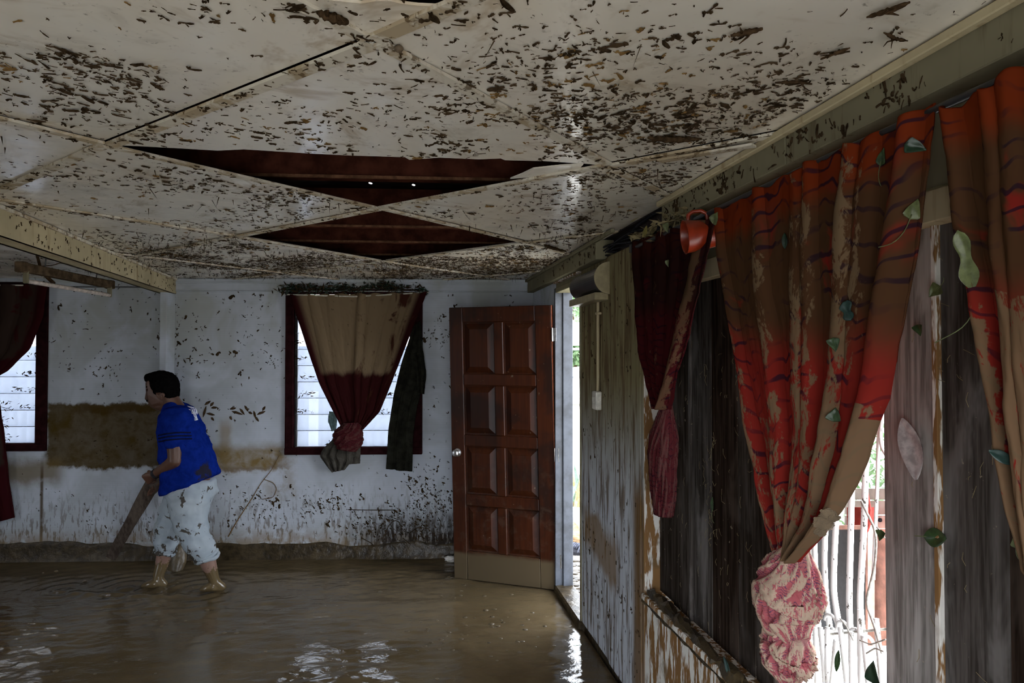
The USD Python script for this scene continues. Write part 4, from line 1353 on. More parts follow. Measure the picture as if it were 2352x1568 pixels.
for lg, ft in ((legL, footL), (legR, footR)):
    body = body + chain(lg) + hullof(ball(lg[-1][0], 0.040), ball(ft[0][0], 0.042)) + hullof(*[ball(p, r, n=16) for p, r in ft[:3]]) + hullof(*[ball(p, r, (1, 1.35, 1), 16) for p, r in ft[2:]])
# head
HC = MP(374, 889, 5.21)
k_ = SC
hp = lambda u, v, y=5.21: MP(u, v, y)
skull = ball(hp(376, 886), 1.0, (0.104, 0.078, 0.098), 40)
face = hullof(ball(hp(349, 880), 0.042, (1, 1.25, 1)), ball(hp(350, 905), 0.040, (1, 1.35, 1)), ball(hp(356, 926), 0.036, (1, 1.3, 0.9)), ball(hp(376, 918), 0.060, (1, 1.05, 1)))
chin = hullof(ball(hp(353, 930), 0.026, (1, 1.1, 0.9)), ball(hp(372, 932), 0.045), ball(hp(388, 915), 0.055))
nose = hullof(ball(hp(339, 897), 0.010), ball(hp(336.5, 915), 0.0125), ball(hp(343, 915), 0.017, (1, 1.1, 0.8)))
brow = hullof(ball(hp(339, 887, 5.18), 0.012), ball(hp(339, 887, 5.24), 0.012))
lips = hullof(ball(hp(341.5, 922, 5.195), 0.010), ball(hp(341.5, 922, 5.225), 0.010)) + hullof(ball(hp(343, 928, 5.195), 0.010), ball(hp(343, 928, 5.225), 0.010))
head = skull + face + chin + nose + brow + lips
for ye_ in (5.17, 5.25):
    head = head - ball(hp(340, 895, ye_), 0.013, (1, 1.2, 0.7))
head = soften(head, 0.009, 5)


def hand(w, knuckle_dir, grip, side, away):
    """Palm and four fingers closed round the board, thumb over its edge. grip: the board's axis point."""
    kd, up_ = unit(knuckle_dir), unit(side)
    palm = hullof(ball(w, 0.027), ball(w + kd * 0.05 + up_ * 0.030, 0.017), ball(w + kd * 0.05 - up_ * 0.028, 0.017), ball(w + kd * 0.075 + up_ * 0.032, 0.014), ball(w + kd * 0.075 - up_ * 0.030, 0.013))
    out = soften(palm, 0.006, 4)
    fing = []
    for i, (o, ln) in enumerate(((0.033, 0.94), (0.012, 1.05), (-0.010, 1.0), (-0.030, 0.82))):
        a_ = w + kd * 0.074 + up_ * o
        b_ = a_ + (kd * 0.55 + away * 0.75) * 0.036 * ln
        c_ = b_ + (away * 0.95 - kd * 0.35) * 0.028 * ln
        d_ = c_ + (away * 0.35 - kd * 0.95) * 0.022 * ln
        fing.append(soften(chain([(a_, 0.0105), (b_, 0.0098), (c_, 0.0092), (d_, 0.0078)], 14), 0.004, 4))
    ta = w + up_ * 0.026 + kd * 0.012
    tb = ta + (up_ * 0.65 + kd * 0.55 + away * 0.45) * 0.036
    tc = tb + (kd * 0.85 + away * 0.55 - up_ * 0.25) * 0.030
    fing.append(soften(chain([(ta, 0.0145), (tb, 0.0115), (tc, 0.0092)], 14), 0.004, 4))
    return [out] + fing


bdir = unit(MP(256, 1277, 5.30) - MP(362, 1078, 5.18))
hands = hand(WL, unit(bdir * 0.75 + np.array([-0.55, 0.05, 0.1])), None, np.array([-0.35, -0.35, 0.75]), unit(np.array([0.35, 0.9, -0.1])))
hands += hand(WR, unit(bdir * 0.9 + np.array([-0.1, -0.1, -0.1])), None, np.array([0.5, -0.1, 0.6]), unit(np.array([-0.5, -0.8, -0.1])))
bodym = soften(body, 0.018, 10)
bones = m3.Manifold(m3.Mesh(np.asarray(bodym.vertices, np.float32), np.asarray(bodym.faces, np.uint32)))
for h_ in [head] + hands:
    b_ = m3.Manifold(m3.Mesh(np.asarray(h_.vertices, np.float32), np.asarray(h_.faces, np.uint32)))
    bones = bones + b_
mm = bones.to_mesh()
skin = trimesh.Trimesh(mm.vert_properties[:, :3], mm.tri_verts, process=True)
part('body', skin, 'skin', man, smooth=60, label='dark skin, bare muddy lower legs and feet')
# ears
for ye_, sg in ((5.21 - 0.080, -1), (5.21 + 0.080, 1)):
    e0 = hp(373, 911, ye_)
    ear = hullof(ball(e0 + np.array([0.004, sg * 0.004, 0.012]), 0.016, (1, 0.45, 1.2)), ball(e0 + np.array([-0.006, sg * 0.002, -0.016]), 0.010, (1, 0.5, 1)))
    ear = ear - ball(e0 + np.array([0.002, sg * 0.014, 0.004]), 0.011, (0.8, 0.7, 1.2))
    part('ear', soften(ear, 0.005, 3), 'skin', man, smooth=True)
for ye_ in (5.173, 5.247):
    part('eye', soften(ball(hp(342.5, 895.5, ye_), 0.0105), 0.006, 1), 'skin', man, smooth=True)
    part('iris', soften(ball(hp(340.2, 895.8, ye_ - 0.002 if ye_ < 5.2 else ye_ + 0.002), 0.0048, (0.5, 1, 1)), 0.004, 1), 'hair', man, smooth=True)
    part('eyebrow', soften(hullof(ball(hp(336.5, 888.5, ye_ - 0.018), 0.0045), ball(hp(336.8, 887, ye_ + 0.018), 0.0045)), 0.004, 2), 'hair', man, smooth=True)
part('moustache', soften(hullof(ball(hp(338.8, 921, 5.19), 0.006), ball(hp(338.2, 919.5, 5.21), 0.008), ball(hp(338.8, 921, 5.23), 0.006)), 0.004, 2, amp=0.003, freq=150), 'hair', man, smooth=True)
# hair: a cap over the skull, cut at the hairline
hair = hullof(ball(hp(377, 884), 1.0, (0.113, 0.086, 0.106), 48), ball(hp(395, 905), 1.0, (0.050, 0.076, 0.050), 32)) + hullof(ball(hp(348, 868), 0.050, (1, 1.25, 0.8)), ball(hp(370, 868), 0.075, (1, 1.05, 0.8)))
cutp = [(300, 872), (337, 878), (350, 872), (354, 884), (361, 896), (362, 916), (367, 916), (368, 900), (382, 900), (386, 908), (398, 916), (402, 926), (420, 940), (420, 990), (300, 990)]
cp = [MP(u, v, 5.21)[[0, 2]] for u, v in cutp]
wedge = m3.CrossSection([np.array(cp[::-1] if Polygon(cp).exterior.is_ccw is False else cp)]).extrude(0.6)
wedge = wedge.rotate([90, 0, 0]).translate([0, 5.5, 0])
hair = hair - wedge
part('hair', soften(hair, 0.008, 0, amp=0.010, freq=70, seed=4), 'hair', man, smooth=70, label='short black hair')
# shirt
rings = []
lev = [(418, 928, 24, 0.075), (414, 936, 30, 0.10), (412, 947, 35, 0.15), (413, 960, 39, 0.185), (416, 980, 44, 0.195), (421, 1005, 48.5, 0.195), (426, 1030, 52, 0.19), (429, 1055, 54, 0.188), (433, 1078, 57, 0.19), (436, 1098, 60, 0.198), (437, 1113, 62, 0.200)]
for i, (u, v, hw, hy) in enumerate(lev):
    th = np.linspace(0, 2 * np.pi, 73)[:-1]
    c_ = MP(u, v, 5.21)
    tilt = (0.32 - 0.02 * i) if i < 6 else (0.20 + 0.035 * (i - 5))
    sgn = -1 if i < 6 else 1
    x = np.sign(np.cos(th)) * np.abs(np.cos(th)) ** 0.85 * hw * SC
    y = np.sign(np.sin(th)) * np.abs(np.sin(th)) ** 0.85 * hy
    z = (x * tilt * sgn) if i >= 6 else (-x * tilt * (1 - i / 6))
    rings.append(np.stack([c_[0] + x, c_[1] + y, c_[2] + z], 1))
rings = [rings[0] * 0.5 + rings[0].mean(0) * 0.5] + rings
sh = loft(rings)
shm = m3.Manifold(m3.Mesh(np.asarray(sh.vertices, np.float32), np.asarray(sh.faces, np.uint32)))
for S_, E_ in ((SL, EL), (SR, ER)):
    e_ = S_ + (E_ - S_) * 0.50
    shm = shm + hullof(ball(S_ + [0.0, 0, 0.004], 0.098), ball(e_, 0.080)) + hullof(ball(S_ + [0.03, 0, 0.0], 0.10), ball(MP(416, 965, 5.21), 0.09))
for S_, E_ in ((SL, EL), (SR, ER)):
    d_ = unit(E_ - S_)
    e_ = S_ + (E_ - S_) * 0.50
    shm = shm.split_by_plane([*map(float, -d_)], float(-np.dot(e_, d_)))[0] if False else shm
shirt = soften(shm, 0.016, 5, amp=0.040, freq=10, seed=6, stretch=(1, 1, 1.7))
part('shirt', shirt, 'shirt_blue', man, smooth=True, label='bright blue T-shirt with a dark mud patch on the hip')
# three stripes round the near sleeve, white print on the upper back
d_ = unit(EL - SL)
aa = unit(np.cross(d_, [0, 1, 0]))
bb = np.cross(d_, aa)


_sv = shirt.vertices[shirt.faces]
_sv = _sv[(_sv[:, :, 2].max(1) > 1.05) & (_sv[:, :, 1].min(1) < 5.35)]
_cen = _sv.mean(1)
_e1, _e2 = _sv[:, 1] - _sv[:, 0], _sv[:, 2] - _sv[:, 0]


def on_shirt(c, dirs, lift):
    """Where rays from c along dirs leave the shirt, lifted a little."""
    out = []
    w_ = _cen - c
    w_ = w_ - (w_ @ dirs[0])[:, None] * dirs[0]
    near = (w_ * w_).sum(1) < 0.0025
    tr, e1, e2 = _sv[near], _e1[near], _e2[near]
    for d in dirs:
        h = np.cross(d, e2)
        a = (e1 * h).sum(1)
        a = np.where(np.abs(a) < 1e-12, 1e-12, a)
        s = c - tr[:, 0]
        u = (s * h).sum(1) / a
        q = np.cross(s, e1)
        v = (q @ d) / a
        t = (e2 * q).sum(1) / a
        ok = (u >= -1e-6) & (v >= -1e-6) & (u + v <= 1 + 1e-6) & (t > 0)
        out.append(c + d * (t[ok].max() + lift) if ok.any() else None)
    return out


for fr in (0.36, 0.435, 0.51):
    c_ = SL + (EL - SL) * fr
    rr = []
    for w in np.linspace(-math.pi * 0.05, math.pi * 1.15, 40):
        dr = aa * math.cos(w) + bb * math.sin(w)
        tip = on_shirt(c_, [dr], 0.0015)[0]
        if tip is not None and np.linalg.norm(tip - c_) < 0.12:
            rr.append(tip)
    if len(rr) > 6:
        part('sleeve_stripe', tube(smooth_pts(np.array(rr), 2), 0.0055, 6), 'shirt_stripe', man, smooth=True)
txt = []
back_axis = [MP(416, 930, 5.21), MP(420, 958, 5.21), MP(424, 985, 5.21)]
for row, (word, f0, h_) in enumerate((('ARA', 0.14, 0.036), ('ZAKAT', 0.36, 0.050), ('TIM', 0.64, 0.040))):
    tm = meshkit.text_mesh(word, h_, 0.003, bold=True)
    w_ = tm.bounds[1][0]
    tm = tm.subdivide_to_size(0.012)
    c0 = back_axis[0] + (back_axis[2] - back_axis[0]) * f0
    v = np.array(tm.vertices)
    vv_ = []
    for (x_, y_, z_) in v:
        a_ = (x_ - w_ / 2) / 0.17
        base = c0 + Z1 * (y_ - h_)
        dr = unit(np.array([math.cos(a_), math.sin(a_), 0.42]))
        q_ = on_shirt(base, [dr], 0.001 + z_)[0]
        vv_.append(q_ if q_ is not None else base + dr * 0.15)
    txt.append(T(vv_, tm.faces))
part('shirt_print', txt, 'print_white', man, label='white lettering across the shoulders')
# shorts
sho = hullof(ball(MP(436, 1106, 5.21), 1.0, (0.185, 0.175, 0.05)), ball(MP(438, 1128, 5.21), 1.0, (0.190, 0.178, 0.06))) + hullof(ball(MP(438, 1128, 5.21), 1.0, (0.188, 0.176, 0.06)), ball(MP(436, 1160, 5.13), 0.130), ball(MP(424, 1160, 5.29), 0.120))
sho = sho + chain([(MP(437, 1150, 5.13), 0.140), (MP(436, 1195, 5.12), 0.124), (MP(450, 1240, 5.11), 0.108), (MP(468, 1264, 5.11), 0.092)]) + chain([(MP(415, 1150, 5.30), 0.125), (MP(392, 1200, 5.31), 0.112), (MP(383, 1236, 5.31), 0.092), (MP(381, 1254, 5.31), 0.082)])
shorts = soften(sho, 0.018, 6, amp=0.040, freq=11, seed=9, stretch=(1, 1, 1.6))
part('shorts', shorts, 'shorts_grey', man, smooth=True, label='pale grey trousers rolled above the calf, splashed with mud')
for c_, r_, ax_ in ((MP(474, 1276, 5.115), 0.076, legL[3][0] - legL[2][0]), (MP(380, 1262, 5.31), 0.068, legR[3][0] - legR[2][0])):
    a_ = unit(ax_)
    p_ = unit(np.cross(a_, [0.1, 1, 0.2]))
    q_ = np.cross(a_, p_)
    for o_, rr_ in ((-0.012, 0.0), (0.014, 0.002)):
        th = np.linspace(0, 2 * np.pi, 33)
        pts = np.array([c_ + a_ * (o_ + 0.006 * math.sin(3 * t + o_ * 90)) + (p_ * math.cos(t) + q_ * math.sin(t)) * (r_ + rr_) for t in th])
        m_ = tube(pts, 0.016, 8)
        m_.vertices += (meshkit.noise(m_.vertices * 45, 3)[:, None] - 0.5) * 0.008
        part('rolled_hem', m_, 'shorts_grey', man, smooth=True)
w_ = EL * 0.10 + WL * 0.90
a_ = unit(WL - EL)
p_ = unit(np.cross(a_, [0.1, 1, 0.2]))
q_ = np.cross(a_, p_)
part('wristband', loft([np.array([w_ + a_ * o + (p_ * math.cos(t) + q_ * math.sin(t)) * r for t in np.linspace(0, 2 * np.pi, 29)[:-1]]) for o, r in ((-0.016, 0.030), (-0.014, 0.038), (0.014, 0.0365), (0.016, 0.030))]), 'rubber', man, smooth=40)

# the board in his hands and the scoop behind him
bo = thing('wooden_board', 'long wet wooden board that the man in blue pushes through the mud', 'board')
b0, b1 = MP(366, 1082, 5.215), MP(254, 1281, 5.36)
bdd = unit(b1 - b0)
bwid = unit(np.cross(bdd, unit([0.25, -0.9, -0.25])))
bth = np.cross(bdd, bwid)
Lb = np.linalg.norm(b1 - b0)
vs = []
for t in np.linspace(0, 1, 16):
    w = 0.046 + 0.006 * math.sin(t * 7) - 0.010 * max(0, t - 0.75) * 4
    for (i_, j_) in ((-1, -1), (-0.7, -1.0), (0.7, -1.0), (1, -1), (1, 1), (0.7, 1.0), (-0.7, 1.0), (-1, 1)):
        vs.append(b0 + bdd * Lb * t + bwid * w * i_ + bth * 0.011 * j_ * (1 if abs(i_) < 0.9 else 0.7))
part('plank', loft(np.array(vs).reshape(16, 8, 3)), 'board_wet', bo)
sc_ = thing('scoop', 'mud coated flat scoop standing in the water behind the legs of the man', 'scoop')
P = []
for t in np.linspace(0, 1, 14):
    row = []
    for s in np.linspace(-1, 1, 14):
        u = 402 + s * (25 - 5 * abs(t - 0.5) - 16 * max(0, t - 0.7)) + 10 * (1 - t) * 0.4
        v = 1250 + 63 * t - 5 * s * s * t
        row.append(at_y(u, v, 5.60 + 0.05 * (s * s) - 0.06 * t))
    P.append(row)
m_, uv_ = sheet(np.array(P), 0.006)
part('blade', m_, 'mud_wet', sc_, smooth=True)
part('grip', tube([at_y(404, 1262, 5.60), at_y(410, 1200, 5.66), at_y(414, 1150, 5.70)], 0.015, 10), 'board_wet', sc_, smooth=True)

# ================================================================ OUTDOORS
GZ = -0.10
rg = np.random.default_rng(77)
n_ = 90
gx_, gy_ = np.meshgrid(np.linspace(-1, 1, n_), np.linspace(-1, 1, n_))
gx_, gy_ = np.sign(gx_) * np.abs(gx_) ** 2.2 * 60, np.sign(gy_) * np.abs(gy_) ** 2.2 * 70 + 6
V = np.stack([gx_, gy_, GZ + 0.02 * (meshkit.fbm(np.stack([gx_ * 2, gy_ * 2, 0 * gx_], -1), 3, 4) - 0.5)], -1).reshape(-1, 3)
V[:, 2] -= 0.16 * ((V[:, 0] < Rm(V[:, 1]) + 0.02) & (V[:, 0] > X0) & (V[:, 1] > Y0) & (V[:, 1] < 6.1))
i, j = np.meshgrid(np.arange(n_ - 1), np.arange(n_ - 1), indexing='ij')
a = (i * n_ + j).ravel()
part('yard', T(V, np.vstack([np.stack([a, a + 1, a + n_ + 1], -1), np.stack([a, a + n_ + 1, a + n_], -1)])), 'yard_ground', smooth=True, kind='structure')

# churned mud just past the threshold
def lump(c, r, sc, seed, rough=0.35, freq=2.2, n=3):
    m = trimesh.creation.icosphere(n, 1.0)
    v = np.array(m.vertices)
    k = 1 + rough * (meshkit.fbm(v * freq + seed * 3.7, 4, seed) - 0.5) * 2
    m.vertices = v * k[:, None] * np.array(sc) * r + np.array(c)
    return m


def outp(u, v, z=GZ):
    return at_z(u, v, z)


clods = []
for k in range(70):
    q = outp(1316 + rg.normal(0, 14), rg.uniform(1285, 1372), GZ + 0.01)
    clods.append(lump(q, rg.uniform(0.012, 0.03), (1.6, 1.2, 0.35), k, n=1))
part('trodden_mud', clods, 'mud_dark', smooth=True, label='trodden dark mud and straw just outside the open doorway', cat='mud', kind='stuff')

sp = thing('snake_plant', 'snake plant with stiff grey green and straw leaves outside the doorway', 'plant')
for k in range(22):
    b_ = outp(1318 + rg.normal(0, 17), 1172 + rg.uniform(-8, 4))
    ln, lean = rg.uniform(0.32, 0.60), np.array([rg.normal(-0.02, 0.25), rg.normal(0, 0.2), 1.0])
    if k == 0:
        b_, ln, lean = outp(1309, 1168), 0.62, np.array([-0.02, 0, 1.0])
    lean = unit(lean)
    wd = unit(np.cross(lean, [rg.normal(0, 0.4), 1, 0]))
    nn = np.cross(lean, wd)
    P = []
    for t in np.linspace(0, 1, 12):
        w = 0.028 * (0.75 + 0.5 * t) * (1 - t ** 3) + 0.001
        c_ = b_ + lean * ln * t + nn * 0.05 * t * t
        P.append([c_ - wd * w + nn * 0.01 * (1 - t), c_, c_ + wd * w + nn * 0.01 * (1 - t)])
    m_, uv_ = sheet(np.array(P), 0.004)
    part('blade', m_, 'plant_straw' if k % 3 == 1 else 'plant_green', sp, smooth=True)
for k, (u, v, r, s3, mt, lb) in enumerate(((1312, 1186, 0.16, (1.1, 0.9, 0.55), 'sack', 'pale sack lying topmost under the snake plant'), (1330, 1204, 0.17, (1.2, 0.9, 0.6), 'sack', 'pale crumpled sack in the middle of the heap by the doorway'),
                                           (1303, 1212, 0.12, (1.0, 1.0, 0.6), 'sack_brown', 'brown sack wedged beside the pale sacks by the doorway'), (1318, 1232, 0.15, (1.3, 0.9, 0.45), 'sack_brown', 'flattened brown sack lowest of the heap by the doorway'))):
    q = outp(u, v + 14)
    m_ = lump(q + np.array([0, 0, r * s3[2] * 0.8]), r, s3, 40 + k, 0.5, 1.8, 4)
    part('sack', m_, mt, smooth=True, label=lb, cat='sack')
for k, (u, v, lb) in enumerate(((1306, 1262, 'dark ridged sandal lying in front of the sacks'), (1328, 1272, 'second ridged sandal nearer the door threshold'))):
    q = outp(u, v)
    s_ = thing('sandal', lb, 'sandal', loc=(q[0], q[1], GZ + 0.005), rz=-28 + 16 * k)
    pl = Polygon([(-0.13, -0.035), (-0.05, -0.045), (0.05, -0.05), (0.12, -0.045), (0.145, 0.0), (0.12, 0.045), (0.05, 0.045), (-0.05, 0.035), (-0.13, 0.035), (-0.145, 0)]).buffer(0.01)
    part('sole', extrude(pl, 0.025), 'rubber', s_)
    for q_ in np.linspace(0.0, 0.10, 6):
        part('strap', tube([(q_, -0.05, 0.02), (q_ + 0.01, -0.045, 0.05), (q_ + 0.02, 0, 0.068), (q_ + 0.01, 0.045, 0.05), (q_, 0.05, 0.02)], 0.009, 6), 'sandal', s_, smooth=True)

# white car parked far off, seen through the doorway
def car(loc, rz):
    c = thing('car', 'white car parked across the bright yard beyond the doorway', 'car', loc=loc, rz=rz)
    side = Polygon([(-2.1, 0.30), (-2.15, 0.75), (-2.0, 0.92), (-1.25, 1.02), (-0.55, 1.42), (0.75, 1.46), (1.45, 1.05), (2.0, 0.95), (2.12, 0.6), (2.1, 0.28)])
    rot = np.array([[1, 0, 0, 0], [0, 0, 1, 0], [0, 1, 0, 0], [0, 0, 0, 1.0]])
    lo = side.intersection(sbox(-3, 0, 3, 1.0)).buffer(-0.03).buffer(0.03)
    hi = side.intersection(sbox(-3, 0.95, 3, 2)).buffer(-0.02).buffer(0.02)
    part('body', extrude(lo, 1.7, rot @ trimesh.transformations.translation_matrix((0, 0, -0.85))), 'car_white', c)
    part('cabin', extrude(hi, 1.46, rot @ trimesh.transformations.translation_matrix((0, 0, -0.73))), 'car_white', c)
    for z0 in (-0.74, 0.725):
        for g in (Polygon([(-1.05, 1.04), (-0.52, 1.36), (-0.08, 1.38), (-0.08, 1.04)]), Polygon([(0.0, 1.04), (0.0, 1.38), (0.70, 1.40), (1.20, 1.08)])):
            part('window', extrude(g, 0.015, rot @ trimesh.transformations.translation_matrix((0, 0, z0))), 'car_glass', c)
    w0 = [np.array([-1.20, s * 0.62, 1.045]) for s in (-1, 1)] + [np.array([-0.60, s * 0.58, 1.405]) for s in (1, -1)]
    part('windscreen', hexa(w0[0], w0[1], w0[2], w0[3], (-0.012, 0, 0.018)), 'car_glass', c)
    for wx in (-1.35, 1.35):
        for wy in (-0.78, 0.78):
            m_ = trimesh.creation.cylinder(0.31, 0.2, sections=24)
            m_.apply_transform(trimesh.transformations.rotation_matrix(np.pi / 2, (1, 0, 0)))
            m_.apply_translation((wx, wy, 0.31))
            w_ = part('wheel', m_, 'rubber', c)
            m_ = trimesh.creation.cylinder(0.19, 0.205, sections=16)
            m_.apply_transform(trimesh.transformations.rotation_matrix(np.pi / 2, (1, 0, 0)))
            m_.apply_translation((wx, wy, 0.31))
            part('hub', m_, 'steel', w_)
    part('bumper', bbox(0.12, 1.6, 0.16, 0.03, (-2.14, 0, 0.42)), 'car_white', c)
    part('mirror', bbox(0.10, 0.12, 0.10, 0.02, (-0.95, -0.92, 1.06)), 'rubber', c)
    part('tail_lamp', bbox(0.05, 0.30, 0.14, 0.01, (2.06, -0.62, 0.86)), 'red_board', c)


cq = at_y(1318, 815, 25.2)
car((cq[0] + 0.78, 26.0, GZ), 4)
# carport house with a sloping white roof behind the car, trees behind it
hq = at_y(1318, 815, 34.0)
ho = thing('house', 'low carport house with a pale sloping roof and grey gutter far beyond the doorway', 'house', loc=(hq[0], 34.0, GZ))
part('wall', bbox(5, 4, 2.3, 0.02, (-5.2, 2.4, 1.15)), 'house_wall', ho)
rp = [(-6.5, 0, 2.42), (3.0, 0, 2.42), (3.0, 4, 2.58), (-1.4, 4, 4.30), (-6.5, 4, 4.30)]
part('roof_slope', T([*rp, *[(x, y, z - 0.06) for x, y, z in rp]], [[0, 1, 2], [0, 2, 3], [0, 3, 4], [5, 7, 6], [5, 8, 7], [5, 9, 8], [0, 5, 6], [0, 6, 1], [1, 6, 7], [1, 7, 2], [2, 7, 8], [2, 8, 3], [3, 8, 9], [3, 9, 4], [4, 9, 5], [4, 5, 0]]), 'white_plank', ho)
part('verge_board', hexa((-1.5, 3.95, 4.24), (3.1, 3.95, 2.44), (3.1, 3.95, 2.70), (-1.5, 3.95, 4.50), (0, 0.2, 0)), 'house_roof', ho)
part('gutter', bbox(9.6, 0.14, 0.20, 0.02, (-1.7, -0.1, 2.44)), 'house_roof', ho)
part('gutter', bbox(9.6, 0.14, 0.13, 0.02, (-1.7, 0.05, 2.18)), 'house_roof', ho)
part('post', bbox(0.12, 0.12, 2.2, 0.01, (-2.4, 0.1, 1.1)), 'house_roof', ho)
part('post', bbox(0.12, 0.12, 2.2, 0.01, (2.4, 0.1, 1.1)), 'house_roof', ho)


def tree(loc, h, r, seed, label, n=3500):
    t = thing('tree', label, 'tree', group=None, loc=loc)
    g = np.random.default_rng(seed)
    part('trunk', tube([(0, 0, 0), (0.1, 0, h * 0.3), (-0.1, 0.1, h * 0.7)], [0.25, 0.2, 0.08], 8), 'twig', t, smooth=True)
    c = g.normal(0, 1, (40, 3)) * np.array([r * 0.5, r * 0.5, h * 0.16]) + np.array([0, 0, h * 0.66])
    p = c[g.integers(0, 40, n)] + g.normal(0, r * 0.16, (n, 3))
    d = g.normal(0, 1, (n, 3))
    d /= np.linalg.norm(d, axis=1, keepdims=True)
    e = np.cross(d, g.normal(0, 1, (n, 3)))
    e /= np.linalg.norm(e, axis=1, keepdims=True)
    s = g.uniform(0.14, 0.30, n)[:, None]
    V = np.stack([p - d * s, p + e * s * 0.45, p + d * s, p - e * s * 0.45], 1).reshape(-1, 3)
    q = np.arange(n)[:, None] * 4
    part('foliage', T(V, np.vstack([q + [0, 1, 2], q + [0, 2, 3]])), 'foliage_far', t, kind='stuff')


for k, (u, d, h, r, lb) in enumerate(((1312, 56, 12.5, 3.6, 'tall hazy tree standing behind the far house roof'), (1322, 44, 3.4, 2.4, 'low bushy tree under the eaves of the far house'), (1372, 62, 12, 3.5, 'broad tree rising behind the far house gable'),
                                      (1225, 60, 11, 3.5, 'tree hidden mostly by the door jamb beyond the yard'))):
    q = at_y(u, 815, d)
    tree((q[0], d, GZ), h, r, 90 + k, lb)

# light tin wall of the neighbour outside the louvred windows
nb = thing('neighbour_wall', 'pale corrugated tin wall standing outside the louvred windows', 'wall', kind='structure')
px_ = np.linspace(-7.5, -0.75, 260)
for z0_, z1_ in ((-0.1, 1.0), (1.0, 1.9)):
    P = np.array([[np.array([x, 9.3 + 0.018 * math.sin(x * 52), z]) for x in px_] for z in (z0_, z1_)])
    m_, uv_ = sheet(P, 0.004)
    part('tin_sheet', m_, 'tin_white', nb, smooth=True)
part('post', bbox(0.10, 0.10, 2.0, 0.005, tuple(np.array(at_y(720, 1000, 8.9)) * (1, 1, 0) + np.array([0, 0, 0.3]))), 'house_roof', nb)

# things piled outside the gap beside the shutter
OUTW = 0.30
gr = thing('window_grille', 'bent white painted iron bars outside the gap between the shutters', 'grille')


def G3(pts, o):
    return smooth_pts(resample([RW(u, v, -o) for u, v in pts], 24), 3)


bars = [[(1868, 1180), (1872, 1300), (1876, 1400), (1880, 1440)], [(1898, 1120), (1893, 1290), (1897, 1380), (1906, 1440)], [(1926, 1080), (1916, 1280), (1914, 1360), (1928, 1440)], [(1958, 1040), (1953, 1260), (1950, 1380), (1953, 1450)],
        [(1990, 1000), (1985, 1200), (1974, 1390), (1982, 1460)], [(2020, 900), (2016, 1090), (2012, 1180), (2006, 1330)], [(2028, 940), (2022, 1000), (2026, 1030), (2036, 1045)]]
for k, b_ in enumerate(bars):
    part('bar', tube(G3(b_, 0.22), 0.0098 if k < 5 else 0.0055, 10), 'bar_white', gr, smooth=True)
low = [[(1884, 1440), (1892, 1520), (1898, 1600)], [(1900, 1440), (1900, 1520), (1906, 1610)], [(1930, 1440), (1942, 1540), (1950, 1620)], [(1955, 1450), (1956, 1530), (1958, 1620)], [(1984, 1460), (1992, 1540), (2000, 1620)],
       [(1872, 1440), (1876, 1530), (1878, 1610)], [(1862, 1460), (1858, 1540), (1856, 1610)], [(1846, 1480), (1838, 1560), (1834, 1620)], [(1975, 1400), (1976, 1500), (1978, 1600)], [(2012, 1420), (2020, 1500), (2026, 1580)], [(1920, 1470), (1912, 1560), (1908, 1620)]]
for b_ in low:
    part('bar', tube(G3(b_, 0.20), 0.0085, 10), 'bar_white', gr, smooth=True)
for (u, v) in ((1904, 1430), (1932, 1446), (1962, 1464), (1990, 1482)):
    c_ = RW(u, v, -0.21)
    th = np.linspace(0, 5.2, 22)
    part('scroll', tube([c_ + rd * 0.022 * math.cos(t) + Z1 * 0.026 * math.sin(t) - rn * 0.004 * t for t in th], 0.0052, 8), 'bar_white', gr, smooth=True)
part('cross_bar', tube([RW(1840, 1462, -0.215), RW(1950, 1452, -0.215), RW(2060, 1442, -0.215)], 0.004, 8), 'vine_grey', gr, smooth=True)
vn = thing('creeper_stem', 'thin dry creeper stem winding down past the white bars', 'creeper')
part('main_stem', tube(G3([(1978, 1150), (1996, 1190), (2014, 1215), (2010, 1300), (1986, 1388), (2004, 1420), (2018, 1470), (2026, 1500)], 0.17), 0.0036, 7), 'vine_grey', vn, smooth=True)
for pts in ([(2014, 1210), (2026, 1225), (2032, 1235)], [(1975, 1470), (2000, 1480), (2034, 1468)], [(1990, 1500), (2010, 1488), (2030, 1496)], [(1930, 1420), (1945, 1440), (1960, 1470)]):
    part('side_shoot', tube(G3(pts, 0.165), 0.0022, 6), 'vine_grey', vn, smooth=True)

def osl(u0, u1, v0, v1, off, th_):
    a_, b_, c_, d_ = RW(u0, v1, -off), RW(u1, v1, -off), RW(u1, v0, -off), RW(u0, v0, -off)
    return hexa(a_, b_, c_, d_, -rn * th_)


